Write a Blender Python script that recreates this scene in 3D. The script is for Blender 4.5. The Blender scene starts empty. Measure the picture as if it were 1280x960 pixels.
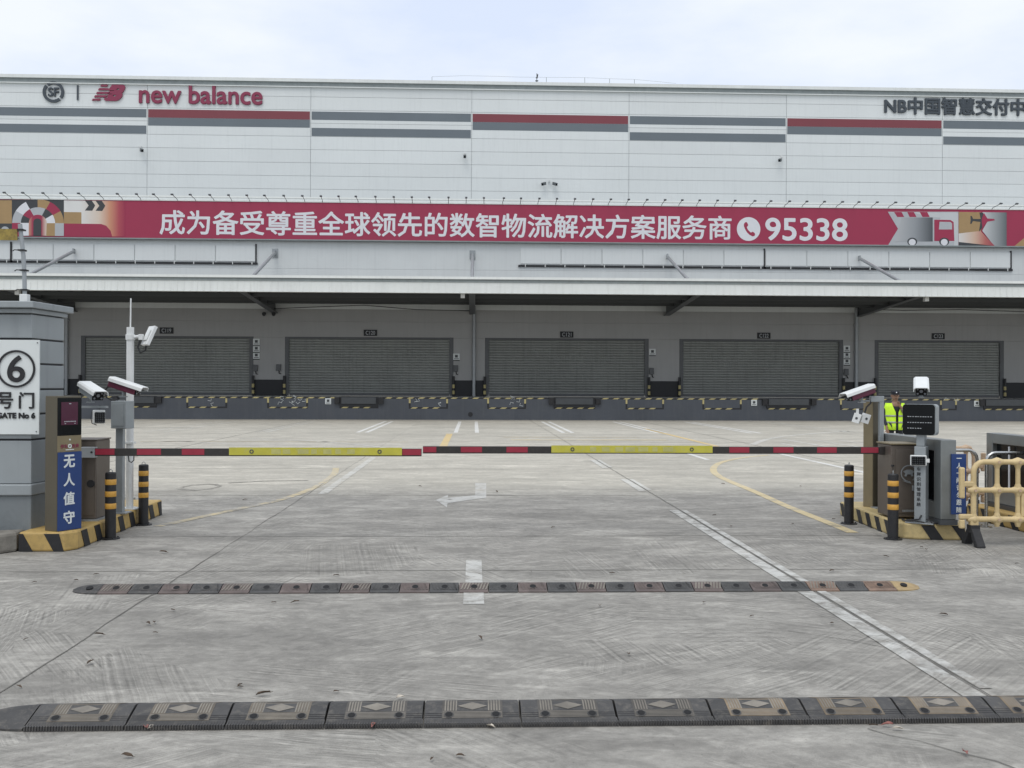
import bpy, bmesh, math, random
from mathutils import Vector, Matrix

random.seed(7)
scene = bpy.context.scene
C = scene.collection

# ------------------------------------------------------------------ camera
F_PX, EYE = 1250.0, 1.7
cam_d = bpy.data.cameras.new('camera')
cam_d.sensor_fit = 'HORIZONTAL'; cam_d.sensor_width = 36
cam_d.lens = 36 * F_PX / 1280
cam_d.clip_start = .05; cam_d.clip_end = 3000
cam = bpy.data.objects.new('camera', cam_d); C.objects.link(cam)
_Y = Vector((-48, -3, -1250)).normalized()
_h = Vector((1, -.0038, 0))
_Z = _h.cross(_Y).normalized()
if _Z.y < 0: _Z = -_Z
_X = _Y.cross(_Z)
ROT = Matrix((_X, _Y, _Z))
cam.matrix_world = Matrix.Translation((0, 0, EYE)) @ ROT.to_4x4()
scene.camera = cam

# ------------------------------------------------------------------ sky, sun, exposure
SUN_EL, SUN_AZ = 64, 200
world = bpy.data.worlds.new("World"); scene.world = world
world.use_nodes = True
wn = world.node_tree; wn.nodes.clear()
w_out = wn.nodes.new('ShaderNodeOutputWorld'); w_bg = wn.nodes.new('ShaderNodeBackground')
w_sky = wn.nodes.new('ShaderNodeTexSky'); w_sky.sky_type = 'NISHITA'; w_sky.sun_disc = False
w_sky.sun_elevation = math.radians(SUN_EL); w_sky.sun_rotation = math.radians(SUN_AZ)
w_sky.dust_density = 3.0; w_sky.air_density = 1.0
w_tc = wn.nodes.new('ShaderNodeTexCoord'); w_map = wn.nodes.new('ShaderNodeMapping')
w_map.inputs['Scale'].default_value = (1.6, 1.6, 4.5)
w_no = wn.nodes.new('ShaderNodeTexNoise'); w_no.inputs['Scale'].default_value = 1.7
w_no.inputs['Detail'].default_value = 7; w_no.inputs['Roughness'].default_value = .55
w_r = wn.nodes.new('ShaderNodeValToRGB')
w_r.color_ramp.elements[0].position = .36; w_r.color_ramp.elements[0].color = (8.4, 9.4, 11.4, 1)
w_r.color_ramp.elements[1].position = .60; w_r.color_ramp.elements[1].color = (10.6, 11.1, 11.4, 1)
w_mix = wn.nodes.new('ShaderNodeMixRGB'); w_mix.inputs[0].default_value = .9
wn.links.new(w_tc.outputs['Generated'], w_map.inputs[0]); wn.links.new(w_map.outputs[0], w_no.inputs['Vector'])
wn.links.new(w_no.outputs[0], w_r.inputs[0]); wn.links.new(w_sky.outputs[0], w_mix.inputs[1])
wn.links.new(w_r.outputs[0], w_mix.inputs[2]); wn.links.new(w_mix.outputs[0], w_bg.inputs[0])
w_bg.inputs[1].default_value = .088
wn.links.new(w_bg.outputs[0], w_out.inputs[0])

sun_d = bpy.data.lights.new('sun', 'SUN'); sun_d.energy = 1.25; sun_d.angle = math.radians(35)
sun_d.color = (1, .97, .92)
sun = bpy.data.objects.new('sun', sun_d); C.objects.link(sun)
_el, _az = math.radians(SUN_EL), math.radians(SUN_AZ)
_sd = Vector((math.sin(_az) * math.cos(_el), math.cos(_az) * math.cos(_el), math.sin(_el)))
sun.rotation_euler = (-_sd).to_track_quat('-Z', 'Y').to_euler()
sun.location = (0, 0, 40)

scene.view_settings.view_transform = 'Standard'; scene.view_settings.look = 'None'
scene.view_settings.exposure = .10; scene.view_settings.gamma = 1
scene.view_settings.use_curve_mapping = False

# ------------------------------------------------------------------ measuring helpers (photo pixel -> world point)
def _ray(px, py):
    return ROT @ Vector((px - 640, -(py - 480), -F_PX))
def G(px, py, z=0.0):
    d = _ray(px, py); t = (z - EYE) / d.z
    return (d.x * t, d.y * t)
def W(px, py, Y):
    d = _ray(px, py); t = Y / d.y
    return (d.x * t, EYE + d.z * t)
def WX(px, py, X):                       # pixel on the plane x = X -> (Y, Z)
    d = _ray(px, py); t = X / d.x
    return (d.y * t, EYE + d.z * t)

# ------------------------------------------------------------------ materials
def _n(nt, t, **kw):
    n = nt.nodes.new(t)
    for k, v in kw.items():
        if k in n.inputs: n.inputs[k].default_value = v
        else: setattr(n, k, v)
    return n
def _math(nt, op, a, b=None, clamp=False):
    n = nt.nodes.new('ShaderNodeMath'); n.operation = op; n.use_clamp = clamp
    for i, x in enumerate((a, b)):
        if x is None: continue
        if isinstance(x, (int, float)): n.inputs[i].default_value = x
        else: nt.links.new(x, n.inputs[i])
    return n.outputs[0]
def _ramp(nt, src, p0, p1, c0=(0, 0, 0, 1), c1=(1, 1, 1, 1)):
    r = nt.nodes.new('ShaderNodeValToRGB')
    e = r.color_ramp.elements
    e[0].position, e[1].position = p0, p1; e[0].color, e[1].color = c0, c1
    nt.links.new(src, r.inputs[0]); return r.outputs[0]
def _mix(nt, f, a, b, mode='MIX'):
    n = nt.nodes.new('ShaderNodeMixRGB'); n.blend_type = mode
    for i, x in ((0, f), (1, a), (2, b)):
        if isinstance(x, (int, float)): n.inputs[i].default_value = x
        elif isinstance(x, tuple): n.inputs[i].default_value = (*x[:3], 1)
        else: nt.links.new(x, n.inputs[i])
    return n.outputs[0]
def _noise(nt, vec, scale, detail=4, rough=.55, dist=0):
    n = _n(nt, 'ShaderNodeTexNoise', Scale=scale, Detail=detail, Roughness=rough, Distortion=dist)
    nt.links.new(vec, n.inputs['Vector']); return n.outputs[0]
def _mapv(nt, vec, scale=(1, 1, 1), rot=(0, 0, 0)):
    m = _n(nt, 'ShaderNodeMapping'); m.inputs['Scale'].default_value = scale; m.inputs['Rotation'].default_value = rot
    nt.links.new(vec, m.inputs[0]); return m.outputs[0]
def newmat(name):
    m = bpy.data.materials.new(name); m.use_nodes = True
    return m, m.node_tree, m.node_tree.nodes['Principled BSDF']

def mat(name, col, rough=.5, metal=0, var=.12, scale=4, dirt=.0, dirtcol=(.10, .09, .075), bump=.0, bscale=60, spec=.5,
        streak=0, island=0, coat=0, rand=0):
    """procedural paint / metal / plastic: tone varies with noise, optional dirt blotches, vertical streaks and bump"""
    m, nt, b = newmat(name)
    pos = _n(nt, 'ShaderNodeNewGeometry').outputs['Position']
    n1 = _noise(nt, pos, scale, 6, .6)
    f = _ramp(nt, n1, .3, .7)
    c = _mix(nt, f, tuple(x * (1 - var) for x in col), tuple(min(1, x * (1 + var)) for x in col))
    if island:
        g = _n(nt, 'ShaderNodeNewGeometry').outputs['Random Per Island']
        k = _math(nt, 'ADD', _math(nt, 'MULTIPLY', g, island), 1 - island / 2)
        cc = _n(nt, 'ShaderNodeCombineColor'); [nt.links.new(k, cc.inputs[i]) for i in range(3)]
        c = _mix(nt, 1.0, c, cc.outputs[0], 'MULTIPLY')
    if rand:
        oi = _n(nt, 'ShaderNodeObjectInfo').outputs['Random']
        kk_ = _math(nt, 'ADD', _math(nt, 'MULTIPLY', oi, rand), 1 - rand / 2)
        cc = _n(nt, 'ShaderNodeCombineColor'); [nt.links.new(kk_, cc.inputs[i]) for i in range(3)]
        c = _mix(nt, 1.0, c, cc.outputs[0], 'MULTIPLY')
    if streak:
        s = _noise(nt, _mapv(nt, pos, (7, 7, .35)), 1.0, 5, .65)
        c = _mix(nt, _math(nt, 'MULTIPLY', _ramp(nt, s, .5, .75), streak), c, dirtcol)
    if dirt:
        d = _noise(nt, pos, scale * 2.3, 8, .7, .4)
        c = _mix(nt, _math(nt, 'MULTIPLY', _ramp(nt, d, .5, .72), dirt), c, dirtcol)
    nt.links.new(c, b.inputs['Base Color'])
    r = _math(nt, 'ADD', _math(nt, 'MULTIPLY', n1, .25), rough - .12, True)
    nt.links.new(r, b.inputs['Roughness'])
    b.inputs['Metallic'].default_value = metal
    b.inputs['Specular IOR Level'].default_value = spec
    if coat: b.inputs['Coat Weight'].default_value = coat
    if bump:
        bn = _n(nt, 'ShaderNodeBump', Strength=bump, Distance=.004)
        nt.links.new(_noise(nt, pos, bscale, 4, .6), bn.inputs['Height'])
        nt.links.new(bn.outputs[0], b.inputs['Normal'])
    return m

# concrete, shared by the yard and by the paint worn down to it
def concrete_group():
    g = bpy.data.node_groups.new('concrete', 'ShaderNodeTree')
    g.interface.new_socket('Color', in_out='OUTPUT', socket_type='NodeSocketColor')
    g.interface.new_socket('Height', in_out='OUTPUT', socket_type='NodeSocketFloat')
    nt = g
    out = nt.nodes.new('NodeGroupOutput')
    pos = _n(nt, 'ShaderNodeNewGeometry').outputs['Position']
    sep = _n(nt, 'ShaderNodeSeparateXYZ'); nt.links.new(pos, sep.inputs[0])
    x, y = sep.outputs[0], sep.outputs[1]
    big = _noise(nt, pos, .16, 5, .55, .3)
    med = _noise(nt, _mapv(nt, pos, (.75, 1.3, 1), (0, 0, .25)), 1.1, 9, .66, .6)
    fine = _noise(nt, pos, 13, 6, .7)
    grit = _noise(nt, pos, 150, 3, .7)
    # slab to slab tone
    sx = _math(nt, 'FLOOR', _math(nt, 'DIVIDE', _math(nt, 'ADD', x, 2.59), 5.44))
    sy = _math(nt, 'FLOOR', _math(nt, 'DIVIDE', _math(nt, 'ADD', y, -.6), 5.0))
    cv = _n(nt, 'ShaderNodeCombineXYZ'); nt.links.new(sx, cv.inputs[0]); nt.links.new(sy, cv.inputs[1])
    wnz = _n(nt, 'ShaderNodeTexWhiteNoise'); nt.links.new(cv.outputs[0], wnz.inputs['Vector'])
    # later pour beyond the gate is paler and warmer
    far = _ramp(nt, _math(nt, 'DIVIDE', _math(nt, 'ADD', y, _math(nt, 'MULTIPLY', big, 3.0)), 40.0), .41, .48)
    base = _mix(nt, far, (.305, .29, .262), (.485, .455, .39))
    tone = _math(nt, 'ADD', _math(nt, 'MULTIPLY', wnz.outputs[0], .10), .95)
    tone = _math(nt, 'MULTIPLY', tone, _math(nt, 'ADD', _math(nt, 'MULTIPLY', big, .5), .75))
    tone = _math(nt, 'MULTIPLY', tone, _math(nt, 'ADD', _math(nt, 'MULTIPLY', med, 1.25), .38))
    tone = _math(nt, 'MULTIPLY', tone, _math(nt, 'ADD', _math(nt, 'MULTIPLY', fine, .85), .575))
    tone = _math(nt, 'MULTIPLY', tone, _math(nt, 'ADD', _math(nt, 'MULTIPLY', grit, .7), .65))
    # broom strokes: each patch of concrete was brushed in its own direction
    wob = _n(nt, 'ShaderNodeTexNoise', Scale=1.5, Detail=3); nt.links.new(pos, wob.inputs['Vector'])
    wp = _n(nt, 'ShaderNodeVectorMath', operation='MULTIPLY_ADD')
    nt.links.new(wob.outputs[1], wp.inputs[0]); wp.inputs[1].default_value = (.3, .3, 0); nt.links.new(pos, wp.inputs[2])
    hs = []
    for seed_rot, sc_, freq in ((0, .95, 34), (.9, .7, 48)):
        vor = _n(nt, 'ShaderNodeTexVoronoi', Scale=sc_)
        nt.links.new(_mapv(nt, wp.outputs[0], (1, .8, 0), (0, 0, seed_rot)), vor.inputs['Vector'])
        vs = _n(nt, 'ShaderNodeSeparateColor'); nt.links.new(vor.outputs['Color'], vs.inputs[0])
        ang = _math(nt, 'MULTIPLY', vs.outputs[0], 3.1416)
        bend = _math(nt, 'MULTIPLY', _noise(nt, pos, 1.3, 2), .035)
        d = _math(nt, 'ADD', _math(nt, 'ADD', _math(nt, 'MULTIPLY', x, _math(nt, 'COSINE', ang)),
                                   _math(nt, 'MULTIPLY', y, _math(nt, 'SINE', ang))), bend)
        st = _n(nt, 'ShaderNodeTexNoise', noise_dimensions='1D', Scale=1, Detail=3, Roughness=.6)
        nt.links.new(_math(nt, 'MULTIPLY', d, freq), st.inputs['W'])
        mk = _math(nt, 'MULTIPLY', _ramp(nt, vs.outputs[1], .15, .45), _ramp(nt, _noise(nt, pos, 1.9, 5, .65, .5), .36, .58))
        hs.append((st.outputs[0], mk))
    nearm = _ramp(nt, _math(nt, 'DIVIDE', y, 20.0), .40, .85, (1, 1, 1, 1), (.18, .18, .18, 1))
    h = None
    for s_, mk in hs:
        k = _math(nt, 'MULTIPLY', _math(nt, 'SUBTRACT', s_, .5), _math(nt, 'MULTIPLY', mk, nearm))
        h = k if h is None else _math(nt, 'ADD', h, k)
    tone = _math(nt, 'MULTIPLY', tone, _math(nt, 'ADD', _math(nt, 'MULTIPLY', h, 1.25), 1.0))
    # dry pale laitance and damp-looking dark blotches
    lait = _ramp(nt, _noise(nt, _mapv(nt, pos, (.5, 1.0, 1), (0, 0, -.2)), 1.5, 10, .72, .8), .52, .68)
    tone = _math(nt, 'MULTIPLY', tone, _math(nt, 'ADD', _math(nt, 'MULTIPLY', lait, .42), .90))
    dark = _ramp(nt, _noise(nt, _mapv(nt, pos, (.35, 1.1, 1)), .55, 8, .62, .5), .55, .74)
    tone = _math(nt, 'MULTIPLY', tone, _math(nt, 'SUBTRACT', 1.0, _math(nt, 'MULTIPLY', dark, .26)))
    blot = _ramp(nt, _noise(nt, _mapv(nt, pos, (1, 1.6, 1), (0, 0, .5)), 2.6, 10, .78, 1.1), .45, .58)
    tone = _math(nt, 'MULTIPLY', tone, _math(nt, 'ADD', _math(nt, 'MULTIPLY', blot, .24), .87))
    spots = _ramp(nt, _noise(nt, pos, 7, 3, .5), .68, .76)
    tone = _math(nt, 'MULTIPLY', tone, _math(nt, 'SUBTRACT', 1.0, _math(nt, 'MULTIPLY', spots, .22)))
    pits = _ramp(nt, _noise(nt, pos, 38, 3, .55), .67, .73)
    tone = _math(nt, 'MULTIPLY', tone, _math(nt, 'SUBTRACT', 1.0, _math(nt, 'MULTIPLY', pits, .35)))
    # tyres have polished long arcs into the yard
    tyre = _ramp(nt, _noise(nt, _mapv(nt, wp.outputs[0], (.12, 1.5, 1), (0, 0, .12)), 1.0, 6, .7), .54, .70)
    tone = _math(nt, 'MULTIPLY', tone, _math(nt, 'SUBTRACT', 1.0, _math(nt, 'MULTIPLY', _math(nt, 'MULTIPLY', tyre, far), .28)))
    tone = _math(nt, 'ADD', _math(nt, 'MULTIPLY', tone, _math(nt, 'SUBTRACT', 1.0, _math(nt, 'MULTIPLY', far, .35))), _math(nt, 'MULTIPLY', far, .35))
    cc = _n(nt, 'ShaderNodeCombineColor'); [nt.links.new(tone, cc.inputs[i]) for i in range(3)]
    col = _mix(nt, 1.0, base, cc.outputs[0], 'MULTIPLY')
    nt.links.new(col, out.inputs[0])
    hh = _math(nt, 'ADD', _math(nt, 'MULTIPLY', h, 2.0), _math(nt, 'ADD', _math(nt, 'MULTIPLY', fine, .5), _math(nt, 'MULTIPLY', grit, .25)))
    nt.links.new(hh, out.inputs[1])
    return g
CONC = concrete_group()
def ground_mat(name, paint=None, wear=.5, rough=.78, near=0):
    m, nt, b = newmat(name)
    g = nt.nodes.new('ShaderNodeGroup'); g.node_tree = CONC
    c = g.outputs[0]
    if paint:
        pos = _n(nt, 'ShaderNodeNewGeometry').outputs['Position']
        w = _noise(nt, pos, 5.5, 9, .72, .5)
        w2 = _noise(nt, pos, .5, 3)
        k = _math(nt, 'ADD', _math(nt, 'MULTIPLY', w, .75), _math(nt, 'MULTIPLY', w2, .25))
        if near:                                       # most traffic, most wear, at the gate end of the line
            sp = _n(nt, 'ShaderNodeSeparateXYZ'); nt.links.new(pos, sp.inputs[0])
            k = _math(nt, 'SUBTRACT', k, _math(nt, 'MULTIPLY', _ramp(nt, _math(nt, 'DIVIDE', sp.outputs[1], 20), .27, .5, (1, 1, 1, 1), (0, 0, 0, 1)), near))
        f = _ramp(nt, k, wear - .07, wear + .07)
        tint = _mix(nt, .62, c, paint)
        c = _mix(nt, f, c, tint)
    nt.links.new(c, b.inputs['Base Color'])
    b.inputs['Roughness'].default_value = rough
    b.inputs['Specular IOR Level'].default_value = .35
    bn = _n(nt, 'ShaderNodeBump', Strength=.45, Distance=.012)
    nt.links.new(g.outputs[1], bn.inputs['Height']); nt.links.new(bn.outputs[0], b.inputs['Normal'])
    return m

M = dict(
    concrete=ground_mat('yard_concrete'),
    paint_white=ground_mat('white_road_paint', (.64, .64, .61), .475),
    paint_lane=ground_mat('gate_lane_paint', (.64, .64, .61), .46, near=.10),
    paint_white_worn=ground_mat('worn_white_road_paint', (.64, .64, .61), .495),
    paint_far=ground_mat('bay_line_paint', (.80, .80, .78), .40),
    paint_yellow_far=ground_mat('bay_yellow_paint', (.74, .52, .18), .40),
    paint_arrow=ground_mat('faded_arrow_paint', (.57, .57, .55), .465),
    paint_yellow=ground_mat('yellow_road_paint', (.70, .56, .29), .43),
    paint_yellow_worn=ground_mat('worn_yellow_road_paint', (.66, .53, .28), .50),
    stain=ground_mat('oil_stain', (.07, .065, .06), .48),
    joint=mat('joint_filler', (.13, .123, .11), .9, var=.4, scale=6),
    clad=mat('pale_wall_cladding', (.69, .715, .71), .45, var=.03, scale=.25, island=.06, streak=.14, dirtcol=(.38, .40, .40)),
    clad_gap=mat('cladding_seam', (.50, .52, .53), .7),
    clad_low=mat('lower_wall_cladding', (.66, .685, .68), .5, var=.04, scale=.6, streak=.14, dirtcol=(.33, .34, .34)),
    clad_shaded=mat('shaded_dock_wall_cladding', (.37, .37, .365), .55, var=.05, scale=.6, streak=.2, dirtcol=(.24, .24, .23)),  # lower wall cladding with the canopy's shade put into its colour
    slate=mat('slate_grey_stripe', (.135, .16, .18), .5, var=.05, scale=.6),
    redstripe=mat('dull_red_stripe', (.20, .042, .055), .5, var=.05, scale=.6),
    trim=mat('pale_metal_trim', (.72, .74, .72), .4, var=.05, scale=.8, streak=.15, dirtcol=(.3, .3, .28)),
    trim_dk=mat('grey_metal_trim', (.25, .28, .28), .5),
    soffit=mat('dark_soffit_steel', (.055, .06, .062), .6, var=.1, scale=.5),
    beam=mat('grey_canopy_beam', (.10, .105, .11), .5),
    galv=mat('galvanised_steel', (.34, .36, .37), .45, .4, var=.1, scale=8),
    shutter=mat('grey_shutter_slats', (.275, .285, .27), .45, .2, var=.11, scale=.5, rand=.16, streak=.35, dirtcol=(.10, .105, .10)),
    dock=mat('slate_dock_paint', (.075, .083, .098), .65, var=.14, scale=.5, dirt=.25, dirtcol=(.12, .125, .13), streak=.3),
    dock_top=mat('dock_floor', (.30, .30, .29), .8),
    kick=mat('black_kick_panel', (.018, .019, .022), .6),
    black=mat('black_paint', (.014, .014, .016), .5, var=.2, scale=9, dirt=.15, dirtcol=(.09, .08, .07)),
    rubber=mat('black_rubber', (.022, .022, .024), .75, var=.2, scale=10, dirt=.3, dirtcol=(.10, .095, .085), bump=.3),
    hazard=mat('pale_hazard_yellow', (.52, .44, .20), .6, dirt=.35, scale=3, dirtcol=(.12, .11, .09)),
    yellow=mat('hazard_yellow', (.47, .32, .11), .55, var=.14, scale=7, dirt=.45, dirtcol=(.17, .13, .08)),
    cream=mat('faded_cream_yellow_kerb', (.50, .39, .185), .6, var=.14, scale=7, dirt=.5, dirtcol=(.20, .16, .10)),
    ambersleeve=mat('amber_reflective_band', (.62, .33, .055), .4, var=.1, scale=20, dirt=.2),
    bannerred=mat('banner_crimson', (.335, .026, .072), .5, var=.04, scale=.3),
    bannerdark=mat('banner_charcoal', (.045, .05, .055), .5, var=.04),
    bannerwhite=mat('banner_white', (.72, .73, .76), .5, var=.03),
    bannergrey=mat('banner_pale_grey', (.44, .46, .48), .5, var=.03),
    bannertan=mat('banner_tan', (.38, .25, .115), .5, var=.04),
    signwhite=mat('sign_white', (.68, .71, .70), .4, var=.03, scale=2, dirt=.06),
    letterred=mat('crimson_letter', (.24, .028, .07), .4, var=.06),
    letterslate=mat('slate_letter', (.05, .062, .075), .45, var=.06),
    white=mat('white_painted_metal', (.70, .71, .70), .35, var=.05, scale=6, dirt=.10, dirtcol=(.35, .34, .32)),
    grey=mat('grey_painted_steel', (.30, .325, .335), .4, .2, var=.06, scale=6, dirt=.15, dirtcol=(.16, .15, .14)),
    greydark=mat('dark_grey_plastic', (.06, .065, .07), .45),
    lampgrey=mat('lamp_grey', (.11, .12, .125), .5),
    maroon=mat('maroon_plastic', (.12, .022, .045), .4, var=.1),
    glass=mat('dark_glass', (.005, .006, .007), .22, var=.1, spec=.22),
    lens=mat('lens_glass', (.16, .17, .19), .1, var=.1, spec=.8),
    brown=mat('brown_cabinet_steel', (.135, .112, .092), .42, .25, var=.06, scale=5, dirt=.15),
    khaki=mat('khaki_cabinet_steel', (.24, .195, .115), .42, .3, var=.06, scale=5, dirt=.15),
    olive=mat('olive_cabinet_side', (.115, .10, .07), .45, .3, var=.06, scale=5),
    blue=mat('blue_sign_board', (.014, .045, .17), .4, var=.05, scale=5),
    boomblack=mat('boom_black_film', (.028, .024, .022), .45, var=.15, scale=12, dirt=.2),
    boomred=mat('boom_red_film', (.30, .022, .045), .35, var=.1, scale=12),
    boomyellow=mat('boom_yellow_plate', (.50, .46, .055), .45, var=.1, scale=6, dirt=.45, dirtcol=(.40, .39, .22)),
    pier=mat('grey_pier_panel', (.31, .335, .345), .45, .15, var=.06, scale=2, streak=.3, dirtcol=(.16, .175, .18)),
    pierdark=mat('grey_pier_plinth', (.20, .22, .23), .5, .1, var=.08, scale=2, dirt=.3, streak=.45, dirtcol=(.06, .07, .07)),
    kerb=mat('weathered_kerb', (.22, .205, .18), .9, var=.25, scale=6, dirt=.6, bump=.8, bscale=35),
    plasticyellow=mat('cream_yellow_plastic', (.60, .46, .24), .48, var=.10, scale=5, dirt=.45, dirtcol=(.36, .28, .16)),
    plastictan=mat('faded_tan_plastic', (.50, .36, .24), .45, var=.07, scale=5, dirt=.2),
    chrome=mat('brushed_stainless_tube', (.50, .50, .49), .25, .9, var=.1, scale=9),
    steel=mat('brushed_stainless_panel', (.25, .265, .265), .35, .6, var=.08, scale=5),
    screen=mat('maroon_display', (.075, .012, .035), .25, var=.05),
    reflect=mat('reflective_grey_tape', (.28, .29, .27), .4),
    vest=mat('lime_vest', (.55, .85, .03), .6, var=.1, scale=14),
    shirt=mat('dark_uniform', (.018, .02, .028), .8, var=.2, scale=20),
    sleeve=mat('grey_tan_sleeve', (.20, .17, .14), .8),
    skin=mat('skin', (.26, .15, .10), .55, var=.1, scale=20),
    leafbrown=mat('dry_brown_leaf', (.075, .05, .032), .8, var=.4, scale=30),
    leafred=mat('dry_reddish_leaf', (.24, .10, .085), .8, var=.3, scale=30),
    leafpale=mat('pale_dry_leaf', (.50, .45, .38), .8, var=.3, scale=30),
    cable=mat('black_cable', (.02, .02, .022), .6),
    bumpgrey=mat('grey_hump_rubber', (.060, .058, .057), .7, rand=.3, var=.25, scale=8, dirt=.7, dirtcol=(.16, .145, .125), bump=.4, bscale=90),
    bumptan=mat('worn_tan_hump_panel', (.135, .115, .09), .75, rand=.3, var=.3, scale=7, dirt=.55, dirtcol=(.075, .07, .065), bump=.4, bscale=90),
    bumppale=mat('pale_worn_hump_panel', (.215, .195, .165), .75, rand=.3, var=.25, scale=9, dirt=.35, dirtcol=(.11, .10, .09)),
    bumpred=mat('faded_red_hump_rubber', (.125, .098, .09), .75, rand=.3, var=.3, scale=10, dirt=.6, dirtcol=(.07, .065, .06)),
    bumpyellow=mat('worn_yellow_hump_rubber', (.36, .26, .13), .7, var=.2, scale=9, dirt=.4),
    bumpseam=mat('hump_seam', (.012, .012, .013), .9),
)
M['rustyyellow'] = mat('rusty_yellow_mesh_placard', (.30, .22, .05), .6, var=.3, scale=14, dirt=.9, dirtcol=(.10, .075, .03))

def grad_mat(name, x0, x1, stops):
    """printed colour blend across the width of a banner panel"""
    m, nt, b = newmat(name)
    pos = _n(nt, 'ShaderNodeNewGeometry').outputs['Position']
    sep = _n(nt, 'ShaderNodeSeparateXYZ'); nt.links.new(pos, sep.inputs[0])
    mr = _n(nt, 'ShaderNodeMapRange'); mr.inputs[1].default_value = x0; mr.inputs[2].default_value = x1
    nt.links.new(sep.outputs[0], mr.inputs[0])
    r = nt.nodes.new('ShaderNodeValToRGB'); e = r.color_ramp.elements
    e[0].position, e[0].color = stops[0][0], (*stops[0][1], 1)
    e[1].position, e[1].color = stops[-1][0], (*stops[-1][1], 1)
    for p, c in stops[1:-1]:
        q = e.new(p); q.color = (*c, 1)
    nt.links.new(mr.outputs[0], r.inputs[0]); nt.links.new(r.outputs[0], b.inputs['Base Color'])
    b.inputs['Roughness'].default_value = .5
    return m

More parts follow.
